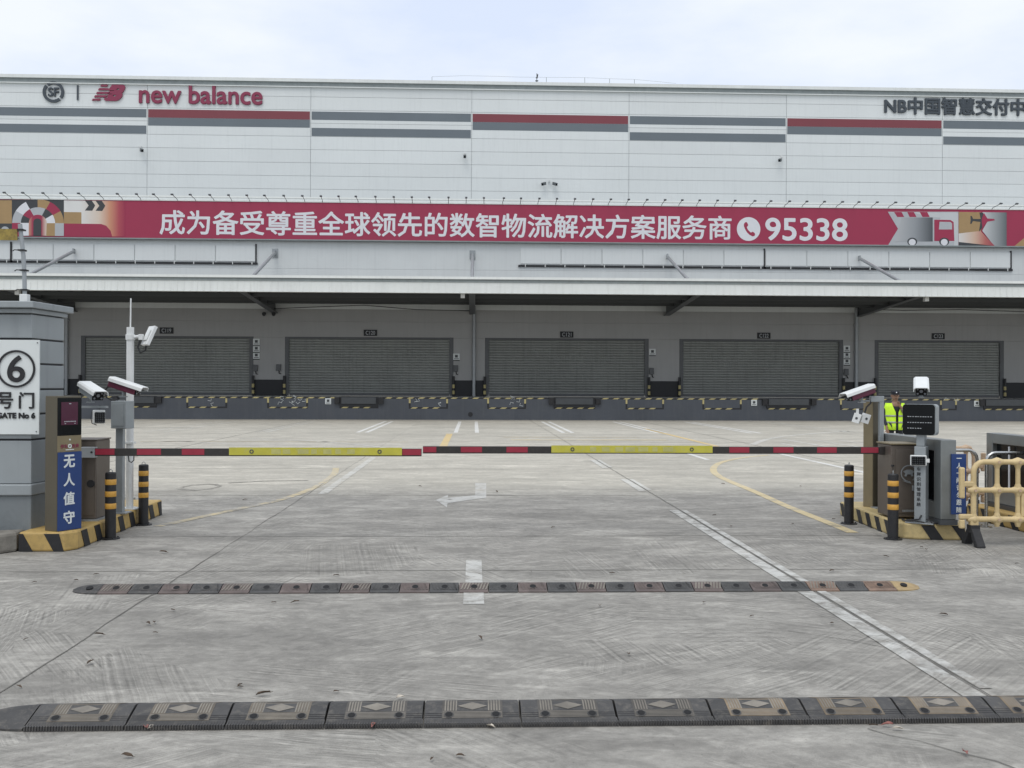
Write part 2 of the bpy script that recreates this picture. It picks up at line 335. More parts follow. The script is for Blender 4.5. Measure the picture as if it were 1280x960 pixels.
# ------------------------------------------------------------------ mesh builder
class MB:
    def __init__(s, off=(0, 0, 0)):
        s.v, s.f, s.m, s.off = [], [], [], off
    def add(s, vs, fs, mi=0):
        n = len(s.v)
        s.v += [(v[0] - s.off[0], v[1] - s.off[1], v[2] - s.off[2]) for v in vs]
        s.f += [tuple(i + n for i in f) for f in fs]; s.m += [mi] * len(fs)
    def box(s, x0, x1, y0, y1, z0, z1, mi=0):
        s.add([(x0, y0, z0), (x1, y0, z0), (x1, y1, z0), (x0, y1, z0), (x0, y0, z1), (x1, y0, z1), (x1, y1, z1), (x0, y1, z1)],
              [(0, 3, 2, 1), (4, 5, 6, 7), (0, 1, 5, 4), (1, 2, 6, 5), (2, 3, 7, 6), (3, 0, 4, 7)], mi)
    def prism(s, poly, a, b, axis='y', mi=0):
        """poly: 2-D outline in the other two axes (x,z for y; x,y for z; y,z for x)"""
        n = len(poly)
        def P(p, t):
            return (p[0], t, p[1]) if axis == 'y' else (p[0], p[1], t) if axis == 'z' else (t, p[0], p[1])
        area = sum(poly[i][0] * poly[(i + 1) % n][1] - poly[(i + 1) % n][0] * poly[i][1] for i in range(n))
        if area < 0: poly = poly[::-1]
        vs = [P(p, a) for p in poly] + [P(p, b) for p in poly]
        fs = [tuple(range(n)), tuple(range(2 * n - 1, n - 1, -1))] + [(i, i + n, (i + 1) % n + n, (i + 1) % n) for i in range(n)]
        if axis in ('z', 'x'): fs = [f[::-1] for f in fs]
        s.add(vs, fs, mi)
    def tube(s, pts, r, n=10, mi=0, cap=True, closed=False):
        pts = [Vector(p) for p in pts]; k = len(pts)
        rs = r if isinstance(r, (list, tuple)) else [r] * k
        rings = []; prev = None
        for i, p in enumerate(pts):
            if closed: t = pts[(i + 1) % k] - pts[i - 1]
            else: t = pts[min(i + 1, k - 1)] - pts[max(i - 1, 0)]
            t.normalize()
            if prev is None:
                a = Vector((0, 0, 1)) if abs(t.z) < .9 else Vector((1, 0, 0))
                u = t.cross(a).normalized()
            else:
                u = (prev - t * prev.dot(t)).normalized()
            prev = u; w = t.cross(u)
            rings.append([p + (u * math.cos(2 * math.pi * j / n) + w * math.sin(2 * math.pi * j / n)) * rs[i] for j in range(n)])
        vs = [tuple(q) for R in rings for q in R]; fs = []
        m = k if closed else k - 1
        for i in range(m):
            i2 = (i + 1) % k
            for j in range(n):
                j2 = (j + 1) % n
                fs.append((i * n + j, i * n + j2, i2 * n + j2, i2 * n + j))
        if cap and not closed:
            fs.append(tuple(range(n - 1, -1, -1))); fs.append(tuple((k - 1) * n + j for j in range(n)))
        s.add(vs, fs, mi)
    def cyl(s, x, y, z0, z1, r, n=24, mi=0, r1=None):
        s.tube([(x, y, z0), (x, y, z1)], [r, r if r1 is None else r1], n, mi)
    def lathe(s, prof, cx=0, cy=0, n=28, mi=0):
        vs, fs = [], []
        for r, z in prof:
            vs += [(cx + r * math.cos(2 * math.pi * j / n), cy + r * math.sin(2 * math.pi * j / n), z) for j in range(n)]
        for i in range(len(prof) - 1):
            for j in range(n):
                j2 = (j + 1) % n
                fs.append((i * n + j, i * n + j2, (i + 1) * n + j2, (i + 1) * n + j))
        fs.append(tuple(range(n - 1, -1, -1))); fs.append(tuple((len(prof) - 1) * n + j for j in range(n)))
        s.add(vs, fs, mi)
    def sheet(s, poly, z, mi=0):
        n = len(poly)
        area = sum(poly[i][0] * poly[(i + 1) % n][1] - poly[(i + 1) % n][0] * poly[i][1] for i in range(n))
        if area < 0: poly = poly[::-1]
        s.add([(p[0], p[1], z) for p in poly], [tuple(range(n))], mi)
    def ribbon(s, pts, w, z, mi=0):
        L, R = [], []
        for i, p in enumerate(pts):
            a, b = Vector(pts[max(i - 1, 0)]), Vector(pts[min(i + 1, len(pts) - 1)])
            t = (b - a).normalized(); nrm = Vector((-t.y, t.x))
            ww = w[i] if isinstance(w, (list, tuple)) else w
            L.append(Vector(p) + nrm * ww / 2); R.append(Vector(p) - nrm * ww / 2)
        n = len(pts)
        s.add([(q.x, q.y, z) for q in L + R], [(i + n, i + 1 + n, i + 1, i) for i in range(n - 1)], mi)
    def xform(s, mtx, start=0):
        for i in range(start, len(s.v)):
            s.v[i] = tuple(mtx @ Vector(s.v[i]))
    def build(s, name, mats, parent=None, bevel=0, smooth=False, link=True):
        me = bpy.data.meshes.new(name)
        me.from_pydata(s.v, [], s.f)
        if not isinstance(mats, (list, tuple)): mats = [mats]
        for m in mats: me.materials.append(m)
        me.polygons.foreach_set('material_index', s.m)
        if smooth:
            me.polygons.foreach_set('use_smooth', [True] * len(me.polygons))
        me.update()
        o = bpy.data.objects.new(name, me)
        C.objects.link(o)
        if smooth:
            me.set_sharp_from_angle(angle=math.radians(38))
        if bevel:
            b = o.modifiers.new('bevel', 'BEVEL'); b.width = bevel; b.segments = 2
            b.limit_method = 'ANGLE'; b.angle_limit = math.radians(40)
        if parent is not None: o.parent = parent
        return o

def thing(name, label, cat, loc=(0, 0, 0), rz=0.0, group=None):
    o = bpy.data.objects.new(name, None); C.objects.link(o)
    o.empty_display_size = .2
    o.location = loc; o.rotation_euler = (0, 0, rz)
    o['label'] = label; o['category'] = cat
    if group: o['group'] = group
    return o
def tag(o, label, cat, group=None):
    o['label'] = label; o['category'] = cat
    if group: o['group'] = group
    return o
def struct(o):
    o['kind'] = 'structure'; return o
def copy_tree(o, parent=None):
    c = o.copy(); C.objects.link(c)
    if parent is not None: c.parent = parent
    for ch in list(o.children): copy_tree(ch, c)
    return c

# ------------------------------------------------------------------ lettering
_tc = {}
def _text_raw(body, bold):
    """lettering outline; weight is added by overlapping copies shifted sideways, each a hair deeper than the last"""
    key = (body, bold)
    if key not in _tc:
        c = bpy.data.curves.new('t', 'FONT'); c.body = body; c.extrude = .5; c.resolution_u = 2 if len(body) > 9 else 6
        o = bpy.data.objects.new('t', c); C.objects.link(o)
        dg = bpy.context.evaluated_depsgraph_get()
        me = bpy.data.meshes.new_from_object(o.evaluated_get(dg))
        v0 = [tuple(v.co) for v in me.vertices]; f0 = [tuple(p.vertices) for p in me.polygons]
        bpy.data.objects.remove(o); bpy.data.curves.remove(c); bpy.data.meshes.remove(me)
        vs, fs = list(v0), list(f0)
        if bold:
            for k in range(8):
                a = math.pi * k / 4; n = len(vs)
                vs += [(v[0] + bold * math.cos(a), v[1] + bold * math.sin(a), v[2] * (1 - .045 * (k + 1))) for v in v0]
                fs += [tuple(i + n for i in f) for f in f0]
        _tc[key] = (vs, fs)
    return _tc[key]
def text_into(mb, body, cx, y, cz, h=None, w=None, bold=.02, t=.004, mi=0):
    """raised lettering in an XZ plane whose face is at y - t; fitted to width w and/or height h"""
    vs, fs = _text_raw(body, bold)
    x0, x1 = min(v[0] for v in vs), max(v[0] for v in vs); z0, z1 = min(v[1] for v in vs), max(v[1] for v in vs)
    sz = h / (z1 - z0) if h else w / (x1 - x0)
    sx = w / (x1 - x0) if w else sz
    mb.add([(cx + (v[0] - (x0 + x1) / 2) * sx, y - t * (v[2] + .5), cz + (v[1] - (z0 + z1) / 2) * sz) for v in vs], fs, mi)
def shape2d(mb, loops, y, t, mi=0):
    """filled 2-D shape with holes (list of closed x,z loops), thickness t towards -y"""
    c = bpy.data.curves.new('s', 'CURVE'); c.dimensions = '2D'; c.fill_mode = 'BOTH'; c.extrude = .5
    for L in loops:
        sp = c.splines.new('POLY'); sp.points.add(len(L) - 1)
        for p, q in zip(sp.points, L): p.co = (q[0], q[1], 0, 1)
        sp.use_cyclic_u = True
    o = bpy.data.objects.new('s', c); C.objects.link(o)
    dg = bpy.context.evaluated_depsgraph_get()
    me = bpy.data.meshes.new_from_object(o.evaluated_get(dg))
    mb.add([(v.co.x, y - t * (v.co.z + .5), v.co.y) for v in me.vertices], [tuple(p.vertices) for p in me.polygons], mi)
    bpy.data.objects.remove(o); bpy.data.curves.remove(c); bpy.data.meshes.remove(me)
def arc(cx, cz, r, a0, a1, n=24):
    return [(cx + r * math.cos(math.radians(a0 + (a1 - a0) * i / n)), cz + r * math.sin(math.radians(a0 + (a1 - a0) * i / n))) for i in range(n + 1)]
def ring_seg(cx, cz, r0, r1, a0, a1, n=24):
    return arc(cx, cz, r1, a0, a1, n) + arc(cx, cz, r0, a1, a0, n)

# ================================================================== SETTING: yard and markings
mb = MB()
mb.sheet([(-700, -300), (700, -300), (700, 900), (-700, 900)], 0)
struct(mb.build('ground', M['concrete']))

def joint(pts, w, wob=.012):
    out = []
    for (a, b) in zip(pts, pts[1:]):
        n = max(2, int((Vector(b) - Vector(a)).length / .35))
        for i in range(n):
            p = Vector(a).lerp(Vector(b), i / n)
            out.append((p.x + random.uniform(-wob, wob), p.y + random.uniform(-wob, wob)))
    out.append(pts[-1]); return out
mb = MB()
mb.ribbon(joint([(-2.6, 3.0), (-2.58, 50.5)], .01), [max(.003, random.uniform(.005, .014) - .00008 * i) for i in range(400)], .004)
mb.ribbon(joint([(2.845, 3.0), (2.85, 50.5)], .006, .006), .010, .009)
for X in (-8.03, -13.5, 8.28, 13.7, -19, 19.2):
    mb.ribbon(joint([(X, 13.0), (X, 50.5)], .01), .018, .004)
for Y in (9.24, 11.35, 15.6, 20.6, 25.6, 30.6, 35.6, 40.6, 45.6, 49.8):
    mb.ribbon(joint([(-24 if Y > 12 else -4.2, Y), (24 if Y > 12 else 4.7, Y)], .01, .006), .007 + Y * .0006, .0045)
struct(mb.build('pavement_joint', M['joint']))
mb = MB()
for pts in ([(1.95, 4.9), (2.15, 4.75), (2.4, 4.45), (2.46, 4.3)], [(2.2, 6.9), (2.5, 6.65), (2.84, 6.3)]):
    mb.ribbon(joint(pts, .03, .025), [random.uniform(.003, .007) for _ in range(100)], .004)
struct(mb.build('pavement_crack', M['joint']))

def marking(name, polys=(), ribbons=(), m='paint_white', z=.004):
    mb = MB()
    for p in polys: mb.sheet(p, z)
    for p, w in ribbons: mb.ribbon(p, w, z)
    return struct(mb.build(name, M[m]))
def rect(x0, x1, y0, y1): return [(x0, y0), (x1, y0), (x1, y1), (x0, y1)]
marking('lane_dash', [rect(-.066, .084, 8.55, 9.79), rect(-.075, .09, 7.81, 8.30)], m='paint_white')
mb = MB(); m2 = MB()
for y0, y1 in ((5.35, 13.7), (16.2, 18.3), (20.8, 23.1)):
    mb.sheet(rect(2.70, 2.83, y0, y1), .005); m2.sheet(rect(2.865, 2.94, y0 + .2, y1), .005)
struct(mb.build('lane_line', M['paint_lane'])); struct(m2.build('lane_line', M['paint_lane']))
marking('lane_line', [rect(-2.44, -2.30, 15.8, 24)], m='paint_white_worn')
arrow_px = [[(594, 604), (607.8, 604), (607.8, 622.5), (594, 624.2), (594, 619.5)],
            [(594, 619.3), (594, 624.2), (559.5, 629.4), (558.5, 634.5), (545, 625.3), (560, 618.8), (559.8, 622.6)]]
marking('turn_arrow', [[G(*p) for p in a] for a in arrow_px], m='paint_arrow')
def smooth_pts(pts, n=6):
    P = [Vector(p) for p in pts]; out = []
    for i in range(len(P) - 1):
        p0, p1, p2, p3 = P[max(i - 1, 0)], P[i], P[i + 1], P[min(i + 2, len(P) - 1)]
        for k in range(n):
            t = k / n
            out.append(.5 * ((2 * p1) + (p2 - p0) * t + (2 * p0 - 5 * p1 + 4 * p2 - p3) * t * t + (3 * p1 - p0 - 3 * p2 + p3) * t ** 3))
    out.append(P[-1]); return [(q.x, q.y) for q in out]
cr = [G(*p) for p in ((1066, 666), (1034, 653), (984, 633), (944, 615), (915, 603), (899, 595.5), (892, 589), (893.5, 583), (902, 578), (918, 574), (938, 571), (960, 569))]
marking('curved_line', ribbons=[(smooth_pts(cr), .14)], m='paint_yellow')
cl = [G(*p) for p in ((196, 658), (240, 649), (300, 636), (350, 625), (390, 611), (409, 600), (418, 592), (420, 585))]
marking('curved_line', ribbons=[(smooth_pts(cl), .13)], m='paint_yellow_worn')
marking('yellow_dash', [rect(-.96, -.74, 27.5, 35.9)], m='paint_yellow_far')
marking('yellow_line', [rect(6.91, 7.09, 28.5, 40.5)], m='paint_yellow_far')
marking('yellow_line', [rect(1.2, 6.2, 31.6, 32.2), rect(1.0, 5.6, 33.4, 33.7), rect(-10, -2, 30.4, 30.6)], m='paint_yellow_worn')
marking('bay_line', [rect(5.42, 5.55, 23.2, 26.2), rect(7.78, 7.92, 17.5, 26)], m='paint_far')
pb = []
for xa, xb in ((-.65, .13), (-4.23, -3.9), (3.32, 3.65), (6.8, 7.12), (10.3, 10.65)):
    pb += [rect(xa - .075, xa + .075, 36.7, 48.4), rect(xb - .075, xb + .075, 36.7, 48.4)]
marking('bay_line', pb, m='paint_far')
pb = []
for xa, xb in ((-11.9, -11.2), (-7.9, -7.55), (-15.8, -15.4), (14.2, 14.6), (-19.6, -19.2)):
    pb += [rect(xa - .06, xa + .06, 36.7, 48.4), rect(xb - .06, xb + .06, 36.7, 48.4)]
marking('bay_line', pb, m='paint_white_worn')
marking('bay_line', [rect(10.1, 10.25, 27, 32.8), rect(11.0, 11.12, 27, 32.5), rect(11.8, 11.92, 26, 32), rect(9.3, 9.42, 27.5, 30)], m='paint_white')
marking('worn_arc', ribbons=[(smooth_pts([G(*p) for p in ((300, 548), (350, 549.5), (400, 552), (450, 556), (488, 561))]), .16),
                             (smooth_pts([G(*p) for p in ((940, 556), (960, 549), (990, 544.5), (1030, 541), (1075, 538.5))]), .22),
                             (smooth_pts([G(*p) for p in ((180, 553), (230, 552), (290, 555))]), .14)], m='paint_white')
# oil stain rings in the yard
mb = MB()
ex, ey = G(250, 609)
o_ = [(ex + .33 * math.cos(a * .2618) * random.uniform(.9, 1.1), ey + .55 * math.sin(a * .2618) * random.uniform(.9, 1.1)) for a in range(24)]
i_ = [(ex + (p[0] - ex) * .8, ey + (p[1] - ey) * .75) for p in o_]
for k in range(24):
    mb.add([(*o_[k], .004), (*o_[(k + 1) % 24], .004), (*i_[(k + 1) % 24], .004), (*i_[k], .004)], [(0, 1, 2, 3)])
mb.ribbon(smooth_pts([(ex + .3, ey + .7), (ex + .9, ey + 1.1), (ex + 1.6, ey + 1.2)]), .10, .004)
struct(mb.build('oil_stain', M['stain']))

# left concrete kerb running out of the frame
mb = MB()
k0, k1 = G(-60, 697), G(39, 688)
mb.prism([(-5.35, 10.02), (-5.36, 10.30), (-4.66, 10.62), (-4.64, 10.36), (-4.75, 10.20)], 0, .2, 'z')
mb.prism([(-9.5, 9.2), (-9.5, 9.5), (-5.37, 10.29), (-5.36, 10.03)], 0, .2, 'z')
struct(mb.build('kerb', M['kerb'], bevel=.03))
mb = MB()
mb.prism([(-12, 9.6), (-12, 14), (-4.66, 14), (-4.66, 10.64), (-5.37, 10.31)], 0, .15, 'z')
struct(mb.build('pavement', M['kerb']))

# ================================================================== WAREHOUSE
YD, YW, YU, YC = 50.8, 55.9, 68.7, 47.8      # dock face, door wall, upper wall, canopy front edge
XL, XR = -50.0, 54.0
BAY = 10.93
wh = thing('warehouse', 'long pale grey warehouse with dock shutters, deep canopy and set-back striped upper wall', 'warehouse', (0, YW, 0))
OFF = (0, YW, 0)
def WB(): return MB(OFF)
# upper wall: rows of horizontal panels
z_top = W(592, 102.5, YU)[1]
pitch = 16.4 * YU / F_PX
z_seam = W(592, 124.0, YU)[1]
seam_x = [W(p, 170, YU)[0] for p in (184, 388.4, 589.6, 786.2, 983, 1178)]
bw = (seam_x[5] - seam_x[0]) / 5
xs = [seam_x[0] - bw * k for k in (3, 2, 1)] + seam_x + [seam_x[5] + bw * k for k in (1, 2, 3)]
mb = WB()
mb.box(xs[0], xs[-1], YU + .05, YU + 45, 8, z_top - .05, 1)
rows = []
z = z_seam + 2 * pitch
while z > 9.5:
    rows.append((z - pitch, min(z, z_top - .12))); z -= pitch
for zl, zh in rows:
    if zh - zl < .1: continue
    for xa, xb in zip(xs, xs[1:]):
        mb.box(xa + .015, xb - .015, YU, YU + .06, zl + .010, zh - .010, 0)
mb.build('upper_wall', [M['clad'], M['clad_gap']], wh)
zs = [W(589, y, YU)[1] for y in (142.2, 152.4, 162.4, 172.6)]
for i, (xa, xb) in enumerate(zip(xs, xs[1:])):
    red = i in (1, 3, 5, 7, 9)
    if red:
        specs = [('redstripe', zs[0], zs[1]), ('slate', zs[1] - .003, zs[2])]
    else:
        specs = [('slate', zs[0], zs[1]), ('slate', zs[2], zs[3])]
    for k, (mm, za, zb) in enumerate(specs):
        b = WB(); b.box(xa + .06, xb - .06, YU - .008, YU - .001, zb, za - (.005 if k else 0)); b.build('wall_stripe', M[mm], wh)
# coping
mb = WB()
mb.box(xs[0], xs[-1], YU - .22, YU + .5, z_top - .22, z_top)
mb.box(xs[0], xs[-1], YU - .10, YU - .002, z_top - .50, z_top - .225, 1)
mb.box(xs[0], xs[-1], YU - .14, YU - .003, z_top - .56, z_top - .505, 0)
mb.build('coping', [M['trim'], M['trim_dk']], wh)
# roof edge safety wire
mb = WB()
pp = []
for px, dy in ((540, 4.3), (580, 6.2), (620, 6), (650, 5.4), (683, 5.6), (731, 6), (762, 5), (793, 4.6), (826, 2), (845, .3)):
    x, zz = W(px, 101 + (px - 592) * .0143 - dy, YU + .3); pp.append((x, YU + .3, zz))
mb.tube(pp, .008, 5)
for i in (0, 4, 5, 6, 7):
    mb.tube([(pp[i][0], YU + .3, z_top - .1), pp[i]], .018, 5)
mb.build('roof_wire', M['trim_dk'], wh)
# lower wall: piers and lintel round the door openings, up to the banner
door_px = [(103, 315), (358, 565), (608, 809), (851, 1052), (1095, 1253)]
doors = [(W(a, 450, YW)[0], W(b, 450, YW)[0]) for a, b in door_px]
ZD, ZH = 1.14, W(592, 423.3, YW)[1]
ZB0, ZB1 = W(592, 302, YW)[1], W(592, 256.3, YW)[1]
edges = [XL] + [e for d in doors for e in d] + [XR]
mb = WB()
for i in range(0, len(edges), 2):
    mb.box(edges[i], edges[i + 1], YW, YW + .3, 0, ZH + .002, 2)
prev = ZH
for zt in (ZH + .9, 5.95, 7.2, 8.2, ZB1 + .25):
    mb.box(XL, XR, YW, YW + .3, prev + .008, zt, 2 if zt < 6 else 0); prev = zt  # rows under the canopy get the colour darkened for shade
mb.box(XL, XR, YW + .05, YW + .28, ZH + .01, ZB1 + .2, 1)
mb.build('lower_wall', [M['clad_low'], M['clad_gap'], M['clad_shaded']], wh)
mb = WB(); mb.box(XL, XR, YW + .31, YU + .04, 11.0, 11.2); mb.build('low_roof', M['trim_dk'], wh)
mb = WB(); mb.box(XL, XR, YW - .02, YW + .33, ZB1 + .26, ZB1 + .34); mb.build('parapet_cap', M['trim'], wh)
# kick panels
for (a, b) in ((-1, 0), (0, 1), (1, 2), (2, 3), (3, 4), (4, 5)):
    x0 = (doors[a][1] if a >= 0 else XL) + .1; x1 = (doors[b][0] if b < 5 else XR) - .1
    if a < 0: x0 = doors[0][0] - 3.4
    m_ = WB(); m_.box(x0, x1, YW - .02, YW - .003, ZD + .01, W(592, 475.5, YW)[1]); m_.build('kick_panel', M['kick'], wh)
# shutters
def shutter(x0, x1):
    m_ = WB(); pit = .145
    prof = []; z = ZD + .12
    while z < ZH + .05:
        prof += [(YW + .12, z), (YW + .075, z + pit * .35), (YW + .075, z + pit * .75), (YW + .12, z + pit * .97)]
        z += pit
    n = len(prof)
    vs = [(x0, p[0], p[1]) for p in prof] + [(x1, p[0], p[1]) for p in prof]
    m_.add(vs, [(i, i + n, i + n + 1, i + 1) for i in range(n - 1)])
    d = m_.build('roller_door', M['shutter'], wh)
    f = WB()
    f.box(x0 - .08, x0 + .14, YW - .012, YW + .06, ZD + .01, ZH); f.box(x1 - .14, x1 + .08, YW - .012, YW + .06, ZD + .01, ZH)
    f.box(x0 - .08, x1 + .08, YW - .013, YW + .06, ZH - .06, ZH + .05)
    f.build('door_frame', M['beam'], d)
    f = WB(); f.box(x0 + .15, x1 - .15, YW + .06, YW + .16, ZD + .01, ZD + .16); f.build('bottom_bar', M['beam'], d)
for d in doors: shutter(*d)
# dock platform
mb = WB()
mb.box(XL, XR, YD, YW + .4, 0, ZD - .002)
mb.box(XL, XR, YD + .03, YW + .35, ZD - .002, ZD, 1)
mb.build('dock_platform', [M['dock'], M['dock_top']], wh)
# hazard edge and painted panel outlines on the dock face
lev_px = [(148, 196), (424.5, 473), (692, 744), (958, 1013), (1229, 1282)]
levs = [(W(a, 502, YD)[0], W(b, 502, YD)[0]) for a, b in lev_px]
def hazard_strip(m_, x0, x1, z0, z1, y, per=.55):
    m_.box(x0, x1, y - .006, y + .02, z0, z1, 0)
    x = x0 + .08
    while x < x1 - .3:
        s_ = .12
        xe = min(x + .27, x1 - s_)
        m_.prism([(x, z0 + .004), (xe, z0 + .004), (xe + s_, z1 - .004), (x + s_, z1 - .004)], y - .009, y - .007, 'y', 1); x += per
gaps = sorted(levs)
segs, x = [], XL + 10
for a, b in gaps:
    segs.append((x, a - .05)); x = b + .25
segs.append((x, XR - 10))
for a, b in segs:
    m_ = WB(); hazard_strip(m_, a, b, ZD - .075, ZD - .004, YD); m_.build('hazard_edge', [M['black'], M['hazard']], wh)
for a, b in ((233, 284), (334, 385), (511, 560), (609, 657.5), (782, 830), (878, 927), (1050, 1098), (1175, 1196)):
    x0, x1 = W(a, 505, YD)[0], W(b, 505, YD)[0]; zb = W(592, 511, YD)[1]
    m_ = WB(); hazard_strip(m_, x0, x1, zb, zb + .075, YD - .001)
    for xx in (x0, x1 - .09):
        m_.box(xx, xx + .09, YD - .008, YD, zb + .08, ZD - .08, 0)
        m_.box(xx, xx + .09, YD - .011, YD - .009, ZD - .30, ZD - .08, 1)
    m_.build('painted_outline', [M['black'], M['hazard']], wh)
for a, b in levs:
    m_ = WB()
    m_.box(a, b, YD - .05, YD + .05, .66, ZD + .01, 0)
    m_.box(a + .1, b - .12, YD - .10, YD - .052, .80, ZD - .02, 1)
    lv = m_.build('dock_leveler', [M['kick'], M['greydark']], wh)
    for xx in (a - .24, b + .02):
        m2 = WB(); m2.box(xx, xx + .24, YD - .17, YD - .003, .80, ZD - .01); m2.build('bumper', M['rubber'], lv)
    m2 = WB(); hazard_strip(m2, a, b, .575, .65, YD - .002); m2.build('hazard_edge', [M['black'], M['hazard']], lv)
# drain hole
m_ = WB(); xh, zh = W(588, 518, YD)
m_.tube([(xh, YD - .02, zh), (xh, YD + .02, zh)], .12, 14); m_.build('drain_hole', M['kick'], wh)
# chalk scribbles on the dock face
m_ = WB()
for cx_, n_ in ((358, 5), (374, 6), (644, 5), (520, 2), (552, 2), (262, 2), (1190, 3)):
    for k in range(n_):
        x, zz = W(cx_ + random.uniform(-7, 7), 501 + random.uniform(-3, 3), YD)
        a = random.uniform(0, 6.28)
        m_.tube([(x, YD - .004, zz), (x + .16 * math.cos(a), YD - .004, zz + .12 * math.sin(a)), (x + .22 * math.cos(a + .9), YD - .004, zz + .18 * math.sin(a + .9))], .012, 4)
m_.build('chalk_scribble', M['signwhite'], wh)

# canopy
ZF0, ZF1 = W(592, 366, YC)[1], W(592, 346.2, YC)[1]
mb = WB()
mb.box(XL, XR, YC + .3, YW - .003, ZF0 + .12, ZF0 + .34)
x = XL + .2
while x < XR:                                   # profiled sheet under the roof
    mb.box(x, x + .12, YC + .32, YW - .02, ZF0 + .08, ZF0 + .119); x += .6
can = mb.build('canopy', M['soffit'], wh)
mb = WB()
mb.box(XL, XR, YC, YC + .29, ZF0, ZF1 - .16)
x = XL
while x < XR:
    mb.box(x, x + .05, YC - .018, YC - .001, ZF0 + .02, ZF1 - .30); x += .31
mb.box(XL, XR, YC - .03, YC + .28, ZF0 - .02, ZF0 - .002)
mb.build('fascia', M['trim'], can)
mb = WB()
mb.box(XL, XR, YC - .07, YC + .2, ZF1 - .155, ZF1 - .125, 1)
mb.box(XL, XR, YC - .10, YC + .2, ZF1 - .12, ZF1, 0)
mb.box(XL, XR, YC - .03, YC + .2, ZF1 - .27, ZF1 - .162, 1)
mb.build('gutter', [M['trim'], M['trim_dk']], can)
beam_x = [-.09 + BAY * k for k in range(-4, 5)]
for X in beam_x:
    m_ = WB()
    m_.prism([(YC + .3, ZF0 - .01), (YC + .3, ZF0 + .1), (YW - .004, ZF0 + .1), (YW - .004, ZF0 - .42)], X - .03, X + .03, 'x')
    m_.prism([(YC + .3, ZF0 - .03), (YC + .3, ZF0 - .011), (YW - .004, ZF0 - .421), (YW - .004, ZF0 - .46)], X - .16, X + .16, 'x')
    m_.build('canopy_beam', M['beam'], can)
    m_ = WB()
    zt = W(592, 318.5, YW)[1]
    m_.tube([(X, YW - .2, zt - .03), (X, YC + .7, ZF0 + .36)], .085, 10)
    m_.box(X - .16, X + .16, YW - .04, YW - .003, zt - .26, zt + .24)
    m_.box(X - .03, X + .03, YW - .3, YW - .042, zt - .14, zt + .12)
    m_.build('tie_rod', M['galv'], can, smooth=True)
for yy in (49.6, 51.6, 53.6):
    m_ = WB(); m_.box(XL, XR, yy - .04, yy + .04, ZF0 - .10, ZF0 + .078); m_.build('purlin', M['soffit'], can)
# ribbon windows below the banner
for pa, pb_ in ((16, 320), (650, 955), (956.5, 1263), (-300, 14)):
    x0, x1 = W(pa, 318, YW)[0], W(pb_, 318, YW)[0]
    zb = W(592, 332.0, YW)[1]; zt = ZB0 - .35
    m_ = WB()
    n = 6; g_ = (x1 - x0) / n
    for k in range(n): m_.box(x0 + k * g_ + .03, x0 + (k + 1) * g_ - .03, YW - .05, YW - .002, zb + .13, zt)
    rw = m_.build('ribbon_window', M['clad'], wh)
    m_ = WB()
    m_.box(x0 - .1, x1 + .1, YW - .08, YW - .001, zb - .05, zb + .06)
    m_.box(x1 - .03, x1 + .04, YW - .08, YW - .001, zb + .061, zt + .1)
    m_.build('window_sill', M['kick'], rw)
    for k in range(13):
        x = x0 + .3 + k * (x1 - x0 - .5) / 12
        m_ = WB(); m_.box(x - .022, x + .022, YW - .10, YW - .082, zb - .06, zb + .10)
        m_.build('sill_bracket', M['trim'], rw)
# downpipes
for px in (84, 592.5, 1069.5):
    m_ = WB(); x = W(px, 440, YW)[0]
    m_.tube([(x, YW - .12, ZD + .002), (x, YW - .12, ZF0 - .0)], .10, 12)
    for zz in (2.2, 3.7, 5.2): m_.box(x - .14, x + .14, YW - .135, YW - .003, zz, zz + .05)
    m_.build('downpipe', M['galv'], wh, smooth=True)
# slack cable under the canopy
m_ = WB()
pts = [W(p, y, YW - .4) for p, y in ((338, 386), (400, 383.5), (455, 381.5), (520, 387), (590, 388.5))]
m_.tube([(p[0], YW - .4, p[1]) for p in pts], .02, 5)
pts = [W(p, y, YW - .4) for p, y in ((1075, 386.5), (1130, 388), (1200, 387), (1290, 390))]
m_.tube([(p[0], YW - .4, p[1]) for p in pts], .02, 5)
m_.build('cable', M['cable'], wh)

# ------------------------------------------------------------------ banner
YB = YW - .25
bn = thing('banner', 'long crimson banner with white slogan, phone number and printed pictures along the wall', 'banner', (0, YB, ZB0))
BO = (0, YB, ZB0)
def BP(px, py):                                   # banner plane, photo pixel -> (x, z)
    return W(px, py, YB)
mb = MB(BO); mb.box(XL + 10, XR - 12, YB, YB + .24, ZB0, ZB1); mb.build('banner_sheet', M['bannerred'], bn)
mb = MB(BO)
mb.box(XL + 10, XR - 12, YB - .03, YB + .26, ZB1 + .003, ZB1 + .07, 0); mb.box(XL + 10, XR - 12, YB - .03, YB + .26, ZB0 - .07, ZB0 - .003, 1)
mb.build('banner_frame', [M['trim'], M['trim_dk']], bn)
cx0, cx1 = BP(199.5, 280)[0], BP(914.5, 280)[0]
ztx = W(556, 281.2, YB)[1]
slogan = "成为备受尊重全球领先的数智物流解决方案服务商"
mb = MB(BO)
chp = (cx1 - cx0) / len(slogan)
text_into(mb, slogan, (cx0 + cx1) / 2, YB - .003, ztx, h=30.8 * YB / F_PX, w=cx1 - cx0, bold=.017, t=.006)
xa, xb = BP(956.5, 287)[0], BP(1059.5, 287)[0]
zc = BP(1007, 286.8)[1]
mb.build('slogan', M['bannerwhite'], bn)
mb = MB(BO)
text_into(mb, "95338", (xa + xb) / 2, YB - .003, zc, h=29 * YB / F_PX, w=xb - xa, bold=.018, t=.006)
mb.build('phone_number', M['bannerwhite'], bn)
